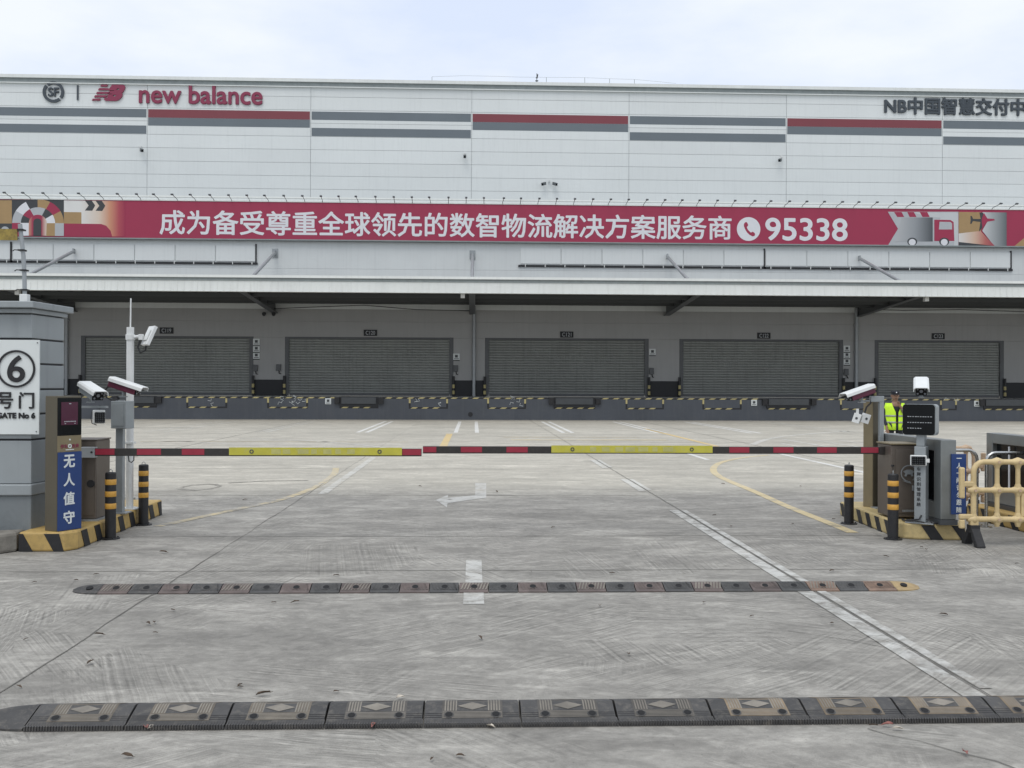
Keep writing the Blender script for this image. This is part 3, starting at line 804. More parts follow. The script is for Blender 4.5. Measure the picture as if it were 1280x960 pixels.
# phone disc
pcx, pcz = BP(935.7, 286.3); pr = 15 * YB / F_PX
mb = MB(BO)
mb.prism(arc(pcx, pcz, pr, 0, 360, 40)[:-1], YB - .009, YB - .003, 'y', 0)
hp = [(-.40, .42), (-.30, .56), (-.16, .58), (-.06, .42), (-.05, .28), (-.16, .16), (-.06, -.06), (.10, -.22), (.20, -.30), (.33, -.22), (.48, -.30), (.56, -.42), (.50, -.58), (.34, -.62), (.10, -.50), (-.14, -.28), (-.32, .02), (-.40, .26)]
mb.prism([(pcx + a * pr, pcz + b * pr) for a, b in hp], YB - .014, YB - .010, 'y', 1)
mb.build('phone_symbol', [M['bannerwhite'], M['bannerred']], bn)
# printed picture on the left end (blocks, arch, arrows, colour blend)
ox, oz, k = 0, 240, 6.4
def U(u, v): return BP(ox + u / k, oz + v / k)
xg0, xg1 = U(640, 200)[0], U(1000, 200)[0]
gm1 = grad_mat('banner_cream_to_crimson', xg0, xg1, [(0, (.72, .72, .70)), (.42, (.68, .56, .46)), (.66, (.60, .28, .17)), (.86, (.42, .07, .09)), (1, (.335, .026, .072))])
gm2 = grad_mat('banner_ember_blend', U(230, 0)[0], U(370, 0)[0], [(0, (.55, .30, .20)), (.25, (.335, .026, .072)), (.75, (.335, .026, .072)), (1, (.62, .50, .42))])
mats = [M['bannerdark'], M['bannertan'], M['bannerwhite'], M['bannergrey'], M['bannerred'], gm1, gm2]
mb = MB(BO)
lay = [0]
def pg(pts, mi, d=None):
    lay[0] += 1
    d = .003 + .0012 * lay[0] if d is None else d
    mb.prism([U(*p) for p in pts], YB - d - .001, YB - .001, 'y', mi)
pg([(-260, 62), (512, 62), (512, 352), (-260, 352)], 0)
pg([(-260, 66), (95, 66), (95, 252), (-260, 252)], 1)
pg([(512, 66), (1000, 74), (1000, 356), (512, 352)], 5)
pg([(512, 160), (652, 162), (652, 254), (512, 252)], 1)
pg([(512, 252), (810, 256), (850, 270), (885, 310), (898, 356), (512, 352)], 4)
pg([(680, 68), (735, 69), (762, 108), (738, 150), (680, 148), (710, 108)], 0)
pg([(765, 70), (815, 71), (843, 110), (818, 152), (765, 150), (795, 110)], 0)
# arch of coloured wedges
ac = (305, 250)
def wedge(r0, r1, a0, a1, mi):
    n = 6
    q = [(ac[0] + r1 * math.cos(math.radians(a0 + (a1 - a0) * i / n)), ac[1] - r1 * .93 * math.sin(math.radians(a0 + (a1 - a0) * i / n))) for i in range(n + 1)]
    q += [(ac[0] + r0 * math.cos(math.radians(a1 + (a0 - a1) * i / n)), ac[1] - r0 * .93 * math.sin(math.radians(a1 + (a0 - a1) * i / n))) for i in range(n + 1)]
    pg(q, mi)
for r0, r1, a0, a1, mi in ((137, 207, 149, 180, 3), (137, 207, 118, 149, 2), (137, 207, 91, 118, 0), (137, 207, 62, 91, 1), (137, 207, 30, 62, 4), (137, 207, 0, 30, 1),
                           (66, 137, 150, 180, 0), (66, 137, 118, 150, 4), (66, 137, 64, 118, 3), (66, 137, 32, 64, 0), (66, 137, 0, 32, 2)):
    wedge(r0, r1, a0, a1, mi)
pg([(98, 248), (165, 248), (165, 350), (98, 350)], 4); pg([(165, 248), (238, 248), (238, 350), (165, 350)], 2)
pg([(370, 250), (441, 250), (441, 352), (370, 352)], 1); pg([(441, 250), (512, 250), (512, 352), (441, 352)], 3)
pg([(232, 350)] + [(304 + 72 * math.cos(math.radians(a)), 250 - 68 * math.sin(math.radians(a))) for a in range(180, -1, -15)] + [(372, 350)], 6)
pg([(268, 350)] + [(301 + 32 * math.cos(math.radians(a)), 240 - 28 * math.sin(math.radians(a))) for a in range(180, -1, -20)] + [(332, 350)], 0)
pg([(8 + 34 + 34 * math.cos(math.radians(a)), 312 - 36 * math.sin(math.radians(a))) for a in range(0, 181, 20)], 3)
mb.build('printed_picture', mats, bn)
# printed picture on the right end (arrow, lorry, aeroplane)
ox, oz, k = 1080, 240, 6.4
gmA = grad_mat('banner_lorry_blend', U(255, 0)[0], U(548, 0)[0], [(0, (.46, .47, .48)), (.5, (.30, .32, .34)), (1, (.07, .08, .09))])
gmB = grad_mat('banner_grey_blend', U(945, 0)[0], U(1140, 0)[0], [(0, (.55, .57, .58)), (1, (.11, .13, .14))])
gmC = grad_mat('banner_sunrise_blend', U(755, 0)[0], U(1040, 0)[0], [(0, (.68, .67, .65)), (.45, (.62, .44, .33)), (.75, (.45, .14, .12)), (1, (.34, .05, .08))])
mats = [M['bannerdark'], M['bannertan'], M['bannerwhite'], M['bannergrey'], M['bannerred'], gmA, gmB, gmC]
mb = MB(BO); lay = [0]
pg([(190, 158), (755, 158), (755, 430), (190, 430), (272, 294)], 3)
pg([(390, 164), (755, 164), (755, 430), (610, 430), (610, 205), (520, 200)], 6)
pg([(240, 160), (300, 160), (322, 200), (265, 200)], 4); pg([(345, 160), (398, 160), (420, 200), (365, 200)], 4); pg([(445, 160), (505, 160), (525, 200), (468, 200)], 4)
pg([(300, 204), (549, 204), (549, 396), (250, 396)], 5)
pg([(330, 398), (720, 398), (720, 430), (330, 430)], 3)
pg([(562, 222), (690, 224), (716, 240), (722, 392), (562, 392)], 4)
pg([(604, 238), (690, 240), (704, 252), (704, 300), (598, 300)], 3)
for wx in (385, 641):
    pg([(wx + 40 * math.cos(math.radians(a)), 398 + 38 * math.sin(math.radians(a)) * (.86)) for a in range(0, 360, 20)], 0)
    pg([(wx + 28 * math.cos(math.radians(a)), 402 + 26 * math.sin(math.radians(a))) for a in range(0, 360, 20)], 2)
pg([(757, 160), (935, 162), (935, 318), (757, 330)], 1)
pg([(945, 162), (1140, 164), (1140, 434), (1040, 432), (945, 310), (985, 240)], 6)
pg([(757, 332), (930, 312), (1045, 432), (757, 400)], 7)
pg([(757, 400), (1040, 434), (757, 434)], 0)
pg([(1140, 164), (1500, 168), (1500, 436), (1140, 434)], 4)
pg([(1290, 360), (1500, 300), (1500, 436), (1200, 434)], 1)
pg([(922, 165), (948, 165), (985, 222), (985, 236), (945, 285), (918, 318), (930, 240), (870, 232), (858, 255), (848, 255), (852, 225), (850, 192), (860, 192), (872, 216), (932, 216)], 0)
pg([(958, 168), (985, 212), (1040, 216), (1044, 228), (985, 238), (945, 285), (940, 240), (940, 216)], 4)
mb.build('printed_picture', mats, bn)

# lamps on arms along the top of the banner
lm = MB()
lm.tube([(0, -.02, -.06), (0, -.12, .0), (0, -.92, .09)], .017, 6)
lm.prism([(-1.03, .09), (-.95, .14), (-.84, .11), (-.85, .055), (-.99, .05)], -.06, .06, 'x')
lamp0 = lm.build('banner_lamp', M['lampgrey'])
tag(lamp0, 'small dark arm lamp reaching out over the banner top edge', 'lamp', 'arm lamps along the banner top')
lx0, lx1 = W(-8, 252, YB)[0], W(1282, 266, YB)[0]
NL = 59
for i in range(NL):
    o = lamp0 if i == 0 else copy_tree(lamp0)
    o.location = (lx0 + (lx1 - lx0) * i / (NL - 1) + random.uniform(-.03, .03), YB - .03, ZB1 + .09)
    o.rotation_euler = (0, 0, random.uniform(-.06, .06))

# ------------------------------------------------------------------ roof letters and emblems on the upper wall
YL = YU - .015
def letter_sign(name, body, px0, px1, py0, py1, m, label, bold=.03, latin=False):
    pyc = (py0 + py1) / 2
    (xa, z1_), (xb, _z) = W(px0, py0, YL), W(px1, py0, YL)
    zc_ = W((px0 + px1) / 2, pyc, YL)[1]
    h_ = (py1 - py0) * YL / F_PX
    t = thing(name, label, 'sign', ((xa + xb) / 2, YL, zc_))
    full, _f = _text_raw(body, bold)
    fx0, fx1 = min(v[0] for v in full), max(v[0] for v in full)
    fz0, fz1 = min(v[1] for v in full), max(v[1] for v in full)
    sx = (xb - xa) / (fx1 - fx0); sz = h_ / (fz1 - fz0)
    for i, ch in enumerate(body):
        if ch == ' ': continue
        pre, _f = _text_raw(body[:i + 1], bold); right = max(v[0] for v in pre)
        vs, fs = _text_raw(ch, bold)
        d = right - max(v[0] for v in vs)
        b = MB()
        b.add([((v[0] + d - (fx0 + fx1) / 2) * sx, -.10 * (v[2] + .5), (v[1] - (fz0 + fz1) / 2) * sz) for v in vs], fs)
        b.build('letter', m, t)
    return t
letter_sign('letter_sign', 'new balance', 174, 328.5, 107, 130.5, M['letterred'], 'crimson lowercase word in raised letters high on the pale wall', .022)
letter_sign('letter_sign', 'NB中国智慧交付中心', 1105, 1304, 122.5, 144.5, M['letterslate'], 'slate grey raised letters and Chinese characters high on the wall, cut by the frame', .032)
# round emblem
ex, ez = W(67.2, 115.3, YL); er = 12.9 * YL / F_PX
em = thing('round_emblem', 'round slate grey ring emblem with two letters, high on the wall', 'sign', (ex, YL, ez))
mb = MB()
shape2d(mb, [ring_seg(0, 0, er * .74, er, -38, 128, 40)], 0, .10); shape2d(mb, [ring_seg(0, 0, er * .74, er, 138, 312, 40)], 0, .10)
mb.build('ring', M['letterslate'], em)
mb = MB(); text_into(mb, 'SF', 0, 0, 0, h=er * .88, w=er * 1.02, bold=.03, t=.10); mb.build('letter', M['letterslate'], em)
vx, vz = W(97.4, 116, YL)
mb = MB(); mb.box(-.05, .05, -.08, 0, -.5, .5)
o = mb.build('divider_bar', M['letterslate']); o.location = (vx, YL, vz)
tag(o, 'thin upright grey bar between the round emblem and the crimson logo', 'sign')
# slanted logo: speed bars running into a slanted bold letter pair
ox, oz, k = 100, 95, 16
def UL(u, v): return W(ox + u / k, oz + v / k, YL)
lcx, lcz = UL(580, 340)
lg = thing('slanted_logo', 'crimson slanted letter logo with speed bars, high on the wall', 'sign', (lcx, YL, lcz))
def LP(pts): return [(UL(*p)[0] - lcx, UL(*p)[1] - lcz) for p in pts]
mb = MB()
outer = [(650, 180), (860, 180), (900, 198), (912, 228), (900, 275), (862, 330), (838, 348), (858, 368), (852, 408), (815, 458), (770, 490), (720, 504), (515, 502), (490, 478), (500, 440), (560, 440), (560, 395), (600, 350), (600, 300), (575, 260), (600, 255), (635, 205)]
def el(cx_, cy_, rx, ry, sh=-.35, n=14):
    return [(cx_ + rx * math.cos(2 * math.pi * i / n) - sh * ry * math.sin(2 * math.pi * i / n) * -1, cy_ + ry * math.sin(2 * math.pi * i / n)) for i in range(n)]
holes = [el(768, 272, 30, 18), el(697, 398, 32, 18), [(610, 296), (700, 296), (690, 308), (606, 308)], [(600, 362), (660, 362), (650, 374), (594, 374)]]
shape2d(mb, [LP(outer)] + [LP(h) for h in holes], 0, .10)
mb.build('letter', M['letterred'], lg)
for pts in ([(430, 180), (560, 180), (552, 216), (415, 216)], [(392, 250), (574, 250), (598, 288), (370, 288)], [(350, 325), (598, 325), (570, 362), (332, 362)],
            [(310, 392), (555, 392), (520, 430), (290, 430)], [(265, 460), (418, 460), (404, 496), (245, 496)]):
    b = MB(); b.prism(LP(pts), -.095, 0, 'y'); b.build('speed_bar', M['letterred'], lg)

# little cameras high on the upper wall
def wall_cam(px, py, lab, twin=False, rz=0.3):
    x, z = W(px, py, YU - .2)
    t = thing('wall_camera', lab, 'camera', (x, YU - .003, z), 0)
    b = MB(); b.box(-.06, .06, -.12, 0, -.02, .18); b.tube([(0, -.1, .1), (0, -.3, .05)], .03, 6); b.build('bracket', M['white'], t)
    for s in ((-1, 1) if twin else (1,)):
        b = MB(); b.box(-.09, .09, -.62, -.25, -.13, .06)
        b.tube([(0, -.66, -.04), (0, -.621, -.04)], .06, 10, 1)
        b.xform(Matrix.Translation((.16 * s if twin else 0, 0, 0)) @ Matrix.Rotation(s * rz, 4, 'Z') @ Matrix.Rotation(.35, 4, 'X'))
        b.build('camera_body', [M['lampgrey'], M['glass']], t)
wall_cam(174.5, 185, 'small camera high on the wall below the left grey stripes', rz=.5)
wall_cam(581, 193, 'small camera high on the wall left of the central red stripe bay', rz=0)
wall_cam(686.5, 227, 'pair of small cameras on one bracket just above the banner', True, .6)
wall_cam(977.5, 197.5, 'small camera high on the wall right of the bay with two grey stripes', rz=-.5)
# roof antenna
x, z0_ = W(671, 101, YU + .6)
t = thing('roof_antenna', 'slim antenna standing on the roof edge near the centre', 'antenna', (x, YU + .6, z_top))
b = MB(); b.tube([(0, 0, -.2), (0, 0, .85)], .025, 6); b.build('mast', M['greydark'], t)
b = MB(); b.box(-.10, .10, -.05, .05, .30, .36); b.box(-.07, .07, -.05, .05, .52, .58); b.tube([(.03, 0, .6), (.06, 0, .78)], .05, 6); b.build('aerial', M['greydark'], t)

# ------------------------------------------------------------------ things on the dock wall
names = ['C119', 'C120', 'C121', 'C122', 'C123']
for nme, px, py, where in zip(names, (208, 463, 708.5, 955, 1173), (413.2, 416, 418.2, 419.6, 420.3), ('', '', '', '', '')):
    x, z = W(px, py, YW - .05)
    t = thing('door_number_sign', 'black door number plate reading %s above its shutter' % nme, 'sign', (x, YW - .02, z), 0, 'number plates above the dock shutters')
    b = MB(); b.box(-.37, .37, -.03, .014, -.17, .17); b.build('plate', M['kick'], t)
    b = MB(); text_into(b, nme, 0, -.031, 0, h=.22, w=.52, bold=.012, t=.006); b.build('number', M['bannergrey'], t)
def notice(px, py, lab, grp, Y, s=.36):
    x, z = W(px, py, Y)
    t = thing('notice_sign', lab, 'sign', (x, Y, z), 0, grp)
    b = MB(); b.box(-s / 2, s / 2, -.02, 0, -s / 2, s / 2); b.build('plate', M['signwhite'], t)
    b = MB(); b.box(-s * .22, s * .22, -.025, -.021, -s * .12, s * .30); b.box(-s * .36, s * .36, -.025, -.021, -s * .36, -s * .26); b.build('symbol', M['greydark'], t)
    if grp.startswith('small'):
        b = MB(); b.box(-s / 2, s / 2, -.03, .0, -s * .64, -s * .505); b.build('base_strip', M['kick'], t)
pos3 = ('topmost', 'middle', 'lowest')
for i, y in enumerate((427.5, 436, 444.5)):
    notice(320.5, y, 'white square notice right of the C119 shutter, %s of its stack of three' % pos3[i], 'small notices beside the shutters', YW - .01)
notice(570.5, 446, 'single white square notice right of the C120 shutter', 'small notices beside the shutters', YW - .01)
notice(815.5, 440, 'single white square notice right of the C121 shutter', 'small notices beside the shutters', YW - .01)
for i, y in enumerate((436, 444, 452)):
    notice(1058.5, y, 'white square notice right of the C122 shutter, %s of its stack of three' % pos3[i], 'small notices beside the shutters', YW - .01)
notice(410.2, 501.5, 'white notice on the dock face left of the C120 leveler', 'white notices on the dock face', YD - .02, .30)
notice(942.5, 503.5, 'white notice on the dock face left of the C122 leveler', 'white notices on the dock face', YD - .02, .30)
notice(1221, 504.5, 'white notice on the dock face left of the C123 leveler', 'white notices on the dock face', YD - .02, .30)
def control_box(px, py, lab):
    x, z = W(px, py, YW - .1)
    t = thing('control_box', lab, 'control box', (x, YW - .003, z), 0, 'door control boxes on the dock wall')
    b = MB(); b.box(-.13, .13, -.13, 0, -.18, .18); b.build('box_body', M['beam'], t, bevel=.02)
    b = MB(); b.tube([(.02, -.08, -.17), (.05, -.12, -.32), (.12, -.06, -.34)], .03, 6); b.build('cable', M['cable'], t)
for px, py, lab in ((319, 460, 'dark control box right of the C119 shutter'), (348, 459.5, 'grey control box left of the C120 shutter'),
                    (569.5, 460.5, 'dark control box right of the C120 shutter'), (814.5, 464, 'dark control box right of the C121 shutter'),
                    (1058, 465, 'dark control box right of the C122 shutter')):
    control_box(px, py, lab)
# guard posts at the shutter edges
gp = thing('guard_post', 'x', 'post', (0, 0, 0), 0, 'guard posts at the shutter edges')
b = MB(); b.cyl(0, 0, 0, 1.12, .07, 12); b.build('post', M['black'], gp, smooth=True)
for z0_ in (.12, .46):
    b = MB(); b.cyl(0, 0, z0_, z0_ + .20, .073, 12); b.build('band', M['hazard'], gp, smooth=True)
first = True
for (xa, xb), nme in zip(doors, names):
    for sgn, x in (('left', xa - .09), ('right', xb + .09)):
        o = gp if first else copy_tree(gp)
        first = False
        o.location = (x, YW - .12, ZD); o['label'] = 'short black and yellow guard post at the %s edge of the %s shutter' % (sgn, nme)
# lamps and cameras under the canopy
fl = thing('canopy_light', 'x', 'lamp', (0, 0, 0), 0, 'white box lights under the canopy front')
b = MB(); b.box(-.1, .1, -.12, .12, -.30, -.06); b.build('housing', M['white'], fl)
b = MB(); b.tube([(0, 0, -.061), (0, 0, .02)], .03, 6); b.build('stem', M['galv'], fl)
for i, (px, py, lab) in enumerate(((578.5, 367.5, 'white box light under the canopy front beside the central beam'), (1157.5, 372, 'white box light under the canopy front above the C123 shutter'), (22.5, 362.5, 'white box light under the canopy front at far left'))):
    o = fl if i == 0 else copy_tree(fl)
    x, z = W(px, py, YC + .6); o.location = (x, YC + .6, ZF0 + .10); o['label'] = lab
for px, lab in ((330, 'left of two small dome cameras below the canopy beam'), (342, 'right of two small dome cameras below the canopy beam')):
    x, z = W(px, 391.5, YW - .3)
    t = thing('dome_camera', lab, 'camera', (x, YW - .003, z), 0, 'small dome cameras under the canopy')
    b = MB(); b.tube([(0, 0, .04), (0, -.26, .04)], .03, 6); b.build('arm', M['greydark'], t)
    b = MB(); b.lathe([(.02, -.16), (.08, -.13), (.11, -.06), (.11, .02), (.06, .06)], 0, -.3, 14); b.build('dome', M['kick'], t, smooth=True)

# ================================================================== GATE: left side
def kerb_island(name, outline, h, label, stripes, mats, per=.5, slant=.16):
    """raised kerb island with slanted hazard blocks on its side faces"""
    t = thing(name, label, 'traffic island', (outline[0][0], outline[0][1], 0))
    o_ = (outline[0][0], outline[0][1], 0)
    b = MB(o_)
    b.prism(outline, 0, h, 'z', 0)
    b.build('kerb_body', mats[0], t, bevel=.022)
    for (p, q, ph) in stripes:
        p, q = Vector(p), Vector(q); d = (q - p); L = d.length; d.normalize(); n = Vector((d.y, -d.x))
        s = ph
        while s < L:
            a0, a1, b0, b1 = (max(0, min(L, v)) for v in (s, s + per * .42, s - slant, s + per * .42 - slant))
            def Q(v, z, off):
                w = p + d * v + n * off; return (w.x, w.y, z)
            if a1 - a0 + b1 - b0 > .04:
                b = MB(o_)
                b.add([Q(a0, .0, .006), Q(a1, .0, .006), Q(b1, h - .018, .006), Q(b0, h - .018, .006),
                       Q(a0, .0, -.004), Q(a1, .0, -.004), Q(b1, h - .018, -.004), Q(b0, h - .018, -.004)],
                      [(0, 1, 2, 3), (7, 6, 5, 4), (0, 4, 5, 1), (3, 2, 6, 7), (0, 3, 7, 4), (1, 5, 6, 2)])
                b.build('hazard_stripe', mats[1], t)
            s += per
    return t
HI = .2
la = [(-4.62, 10.36), (-4.16, 10.36), (-4.08, 10.50), (-4.08, 13.3), (-4.64, 13.3)]
kerb_island('traffic_island', la, HI, 'left yellow and black striped kerb island under the payment kiosk',
            [((-4.615, 10.36), (-4.165, 10.36), -.01), ((-4.08, 10.52), (-4.08, 13.28), .16)], (M['yellow'], M['black']), .36, .10)

# gate pier with cornice and grooves
gx1 = W(50, 500, 10.6)[0]
pr_ = thing('gate_pier', 'grey panelled gate pier with cornice at the left edge of the view', 'gate pier', (-5.3, 10.9, 0))
PO = (-5.3, 10.9, 0)
chx, chy = -4.60, 10.62
ox_, oy_ = W(80, 470, 11.25)[0], 11.25
zl = [W(49, y, 10.6)[1] for y in (392, 424, 455, 487, 518, 550, 606)]
mb = MB(PO)
def pier_poly(e): return [(-6.0 - e, 10.60 - e), (chx + e * .5, 10.60 - e), (ox_ + e * .6, oy_ + e * .5), (-6.0 - e, oy_ + e * .5)]
mb.prism(pier_poly(-.02), .15, zl[0], 'z', 1)
mb.build('pier_core', [M['kick'], M['kick']], pr_)
zz = zl + []
for i in range(len(zl) - 1):
    b = MB(PO); b.prism(pier_poly(0), zl[i + 1] + .012, zl[i] - .008, 'z'); b.build('cladding_panel', M['pier'], pr_, bevel=.006)
b = MB(PO); b.prism(pier_poly(.05), W(49, 619, 10.6)[1], zl[6] + .008, 'z'); b.build('ledge', M['pier'], pr_, bevel=.012)
b = MB(PO); b.prism(pier_poly(.015), .15, W(49, 619.3, 10.6)[1], 'z'); b.build('plinth', M['pierdark'], pr_, bevel=.01)
b = MB(PO); b.prism(pier_poly(.05), zl[0] + .002, zl[0] + .05, 'z'); b.prism(pier_poly(.13), zl[0] + .052, zl[0] + .12, 'z'); b.build('cornice', M['pier'], pr_, bevel=.008)
# sign board on the pier
sx0, sx1 = W(-10, 480, 10.57)[0], W(49.5, 480, 10.57)[0]
sz0, sz1 = W(40, 543, 10.57)[1], W(40, 425, 10.57)[1]
scx, scz = W(20, 480, 10.57)[0], (sz0 + sz1) / 2
sb = thing('gate_sign', 'white board with black circled 6 and gate number lettering on the grey pier', 'sign', (scx, 10.575, sz0))
SO = (scx, 10.575, sz0)
mb = MB(SO); mb.box(sx0, sx1, 10.56, 10.582, sz0, sz1); mb.build('board', M['signwhite'], sb, bevel=.003)
mb = MB(SO)
c6 = W(20, 461, 10.55); kpx = 10.55 / F_PX
shape2d(mb, [ring_seg(c6[0], c6[1], 20.6 * kpx, 23 * kpx, 0, 359.9, 60)], 10.557, .01)
text_into(mb, '6', c6[0], 10.557, c6[1], h=33 * kpx, w=21.5 * kpx, bold=.014, t=.010)
text_into(mb, '号', W(6.5, 500, 10.55)[0], 10.557, W(6, 500.5, 10.55)[1], h=20.5 * kpx, w=18.5 * kpx, bold=.018, t=.010)
text_into(mb, '门', W(33, 500, 10.55)[0], 10.557, W(33, 500.5, 10.55)[1], h=20.5 * kpx, w=18.5 * kpx, bold=.018, t=.010)
text_into(mb, 'GATE No 6', W(19.5, 520, 10.55)[0], 10.557, W(20, 519.5, 10.55)[1], h=7.4 * kpx, w=47 * kpx, bold=.05, t=.008)
mb.build('lettering', M['black'], sb)
mb = MB(SO)
for px, py in ((46.5, 428.5), (45, 539.5)):
    q = W(px, py, 10.55); mb.tube([(q[0], 10.552, q[1]), (q[0], 10.559, q[1])], .006, 8)
mb.build('screw', M['greydark'], sb)
# leaning pipe mast on top of the pier
t = thing('pipe_mast', 'slightly leaning grey pipe with clamps on top of the gate pier', 'mast', (W(30, 370, 10.9)[0], 10.9, zl[0] + .12))
MO = tuple(t.location)
mb = MB(MO)
P_ = [(*[W(px, py, 10.9)[0]], 10.9, W(px, py, 10.9)[1]) for px, py in ((31, 371), (30.5, 345), (29.3, 320), (27, 300), (25, 280))]
mb.tube(P_, .022, 10); mb.build('pipe', M['galv'], t, smooth=True)
b = MB(MO); x, z = W(31, 372, 10.9); b.box(x - .042, x + .042, 10.86, 10.94, zl[0] + .122, z + .035); b.build('base_block', M['white'], t, bevel=.006)
for px, py in ((26.5, 287.5), (27.5, 313), (30, 338), (31, 362.5)):
    b = MB(MO); x, z = W(px, py, 10.9); b.box(x - .03, x + .035, 10.86, 10.94, z - .008, z + .008)
    b.tube([(x, 10.9, z), (x - .07, 10.88, z + .004), (x - .09, 10.88, z - .01)], .006, 6)
    b.build('clamp', M['black'], t)
t2 = thing('mesh_placard', 'small mottled rusty yellow placard fixed to the leaning pipe at far left', 'placard', (W(11, 293, 10.88)[0], 10.88, W(11, 293, 10.88)[1]))
b = MB(); b.box(-.11, .09, -.006, .006, -.062, .058); b.build('panel', M['rustyyellow'], t2)
b = MB(); b.tube([(-.1, .012, .02), (.125, .02, .04)], .006, 6); b.build('bracket', M['greydark'], t2)

# payment kiosk
kr = math.radians(60)
kb = G(66, 664, HI)
ks = thing('payment_kiosk', 'slim olive payment kiosk with dark display and blue sign board', 'kiosk', (kb[0] + .055, kb[1] + .12, HI), kr)
kt = 1.585 - HI
KW, KD = .29, .19
b = MB(); b.box(-KW / 2, KW / 2, -KD / 2 + .008, KD / 2, 0, kt); b.build('housing', M['olive'], ks, bevel=.006)
b = MB(); b.box(-KW / 2 + .003, KW / 2 - .003, -KD / 2, -KD / 2 + .007, kt * .585, kt * .705); b.build('front_plate', M['khaki'], ks)
b = MB(); b.box(-KW / 2 + .003, KW / 2 - .003, -KD / 2, -KD / 2 + .007, kt * .708, kt - .02); b.build('display_glass', M['glass'], ks)
b = MB(); b.box(-.105, .095, -KD / 2 - .004, -KD / 2 - .001, kt * .785, kt * .955)
sc_ = b.build('display', M['screen'], ks)
b = MB()
for i in range(9): b.box(-.07 + i * .016, -.07 + i * .016 + .010, -KD / 2 - .0065, -KD / 2 - .0045, kt * .807, kt * .814)
b.box(-.012, .012, -KD / 2 - .0065, -KD / 2 - .0045, kt * .94, kt * .946); b.box(-.065, -.05, -KD / 2 - .0065, -KD / 2 - .0045, kt * .793, kt * .798); b.box(.05, .065, -KD / 2 - .0065, -KD / 2 - .0045, kt * .793, kt * .798)
b.build('caption', M['bannergrey'], sc_)
b = MB(); text_into(b, '停车', -.068, -KD / 2 - .001, kt * .627, w=.085, bold=.01, t=.003); text_into(b, '收费', .068, -KD / 2 - .001, kt * .627, w=.085, bold=.01, t=.003)
b.build('lettering', M['letterred'], ks)
b = MB(); shape2d(b, [ring_seg(0, kt * .627, .012, .022, 0, 359.9, 20)], -KD / 2 - .001, .004); b.box(-.05, .05, -KD / 2 - .004, -KD / 2 - .001, kt * .597, kt * .603)
b.tube([(0, -KD / 2 - .006, kt * .675), (0, -KD / 2 + .001, kt * .675)], .009, 10); b.build('badge', M['signwhite'], ks)
b = MB(); b.box(-KW / 2 + .006, KW / 2 - .002, -KD / 2 - .006, -KD / 2 + .006, .004, kt * .583); bs = b.build('blue_board', M['blue'], ks, bevel=.002)
b = MB()
for ch, f in zip('无人值守', (.515, .378, .238, .098)):
    text_into(b, ch, -.01, -KD / 2 - .007, kt * f, h=.135, w=.135, bold=.028, t=.003)
b.build('lettering', M['signwhite'], bs)

# barrier cabinets and booms
def boom(root, x0, x1, y, z, segs, off, hh=.042):
    """box-section arm with film segments (colour, pixel start, pixel end) already turned into x"""
    b = MB(off); b.box(x0, x1, y - .02, y + .02, z - hh, z + hh); arm = b.build('boom_arm', M['boomblack'], root, bevel=.004)
    for col, a, c in segs:
        b = MB(off)
        if col == 'y':
            b.box(a, c, y - .028, y - .0215, z - hh + .012, z + hh + .012); pl = b.build('plate', M['boomyellow'], arm)
            b = MB(off)
            for xx in (a + (c - a) * .13, a + (c - a) * .87):
                shape2d(b, [ring_seg(xx, z + .01, .013, .023, 0, 359.9, 18)], y - .0285, .004)
            b.build('ring_mark', M['greydark'], pl)
            b = MB(off)
            for k_ in range(7):
                xx = a + (c - a) * (.24 + .075 * k_) + random.uniform(-.02, .02)
                b.box(xx, xx + random.uniform(.05, .12), y - .0300, y - .0285, z - .016, z + .036)
            b.build('worn_patch', M['boomfade'], pl)
        else:
            b.box(a, c, y - .0235, y - .0205, z - hh + .014, z + hh - .005); b.build('red_film', M['boomred'], arm)
    return arm
M['boomfade'] = mat('faded_boom_yellow', (.47, .45, .15), .6, var=.15, scale=10, dirt=.3, dirtcol=(.42, .41, .30))
Y1 = 11.10
bl = thing('boom_barrier', 'left boom barrier with brown cabinet and long red, black and yellow arm', 'barrier', (-4.33, 11.4, HI))
BO_ = tuple(bl.location)
zc_ = W(300, 565.3, Y1)[1]
b = MB(BO_); b.box(-4.52, -4.155, 11.2, 11.62, HI + .02, 1.085); b.build('cabinet', M['brown'], bl, bevel=.012)
b = MB(BO_); b.box(-4.50, -4.175, 11.193, 11.199, HI + .06, .99); b.build('cabinet_door', M['brown'], bl, bevel=.003)
b = MB(BO_); b.box(-4.55, -4.13, 11.17, 11.65, HI, HI + .02); b.build('base_plate', M['galv'], bl)
b = MB(BO_); b.box(-4.53, -4.145, 11.19, 11.63, 1.086, 1.10); b.build('lid', M['brown'], bl, bevel=.005)
b = MB(BO_); q = W(114, 604.5, 11.2); b.tube([(q[0], 11.18, q[1]), (q[0], 11.205, q[1])], .042, 16); b.build('keyhole_cap', M['black'], bl)
X = lambda px: W(px, 565, Y1)[0]
b = MB(BO_); b.box(X(100), X(119.5), Y1 - .035, Y1 + .06, zc_ - .062, zc_ + .055)
b.box(X(100), X(112), Y1 + .055, 11.199, zc_ - .04, zc_ + .04); br = b.build('arm_clamp', M['galv'], bl, bevel=.006)
b = MB(BO_)
for px in (101.5, 116): b.tube([(X(px), Y1 - .042, zc_), (X(px), Y1 - .034, zc_)], .012, 10)
b.build('bolt', M['black'], br)
boom(bl, X(119), X(527), Y1, zc_, [('r', X(a), X(c)) for a, c in ((120, 144), (172, 202), (228, 256), (503, 526.5))] + [('y', X(287), X(502.6))], BO_)
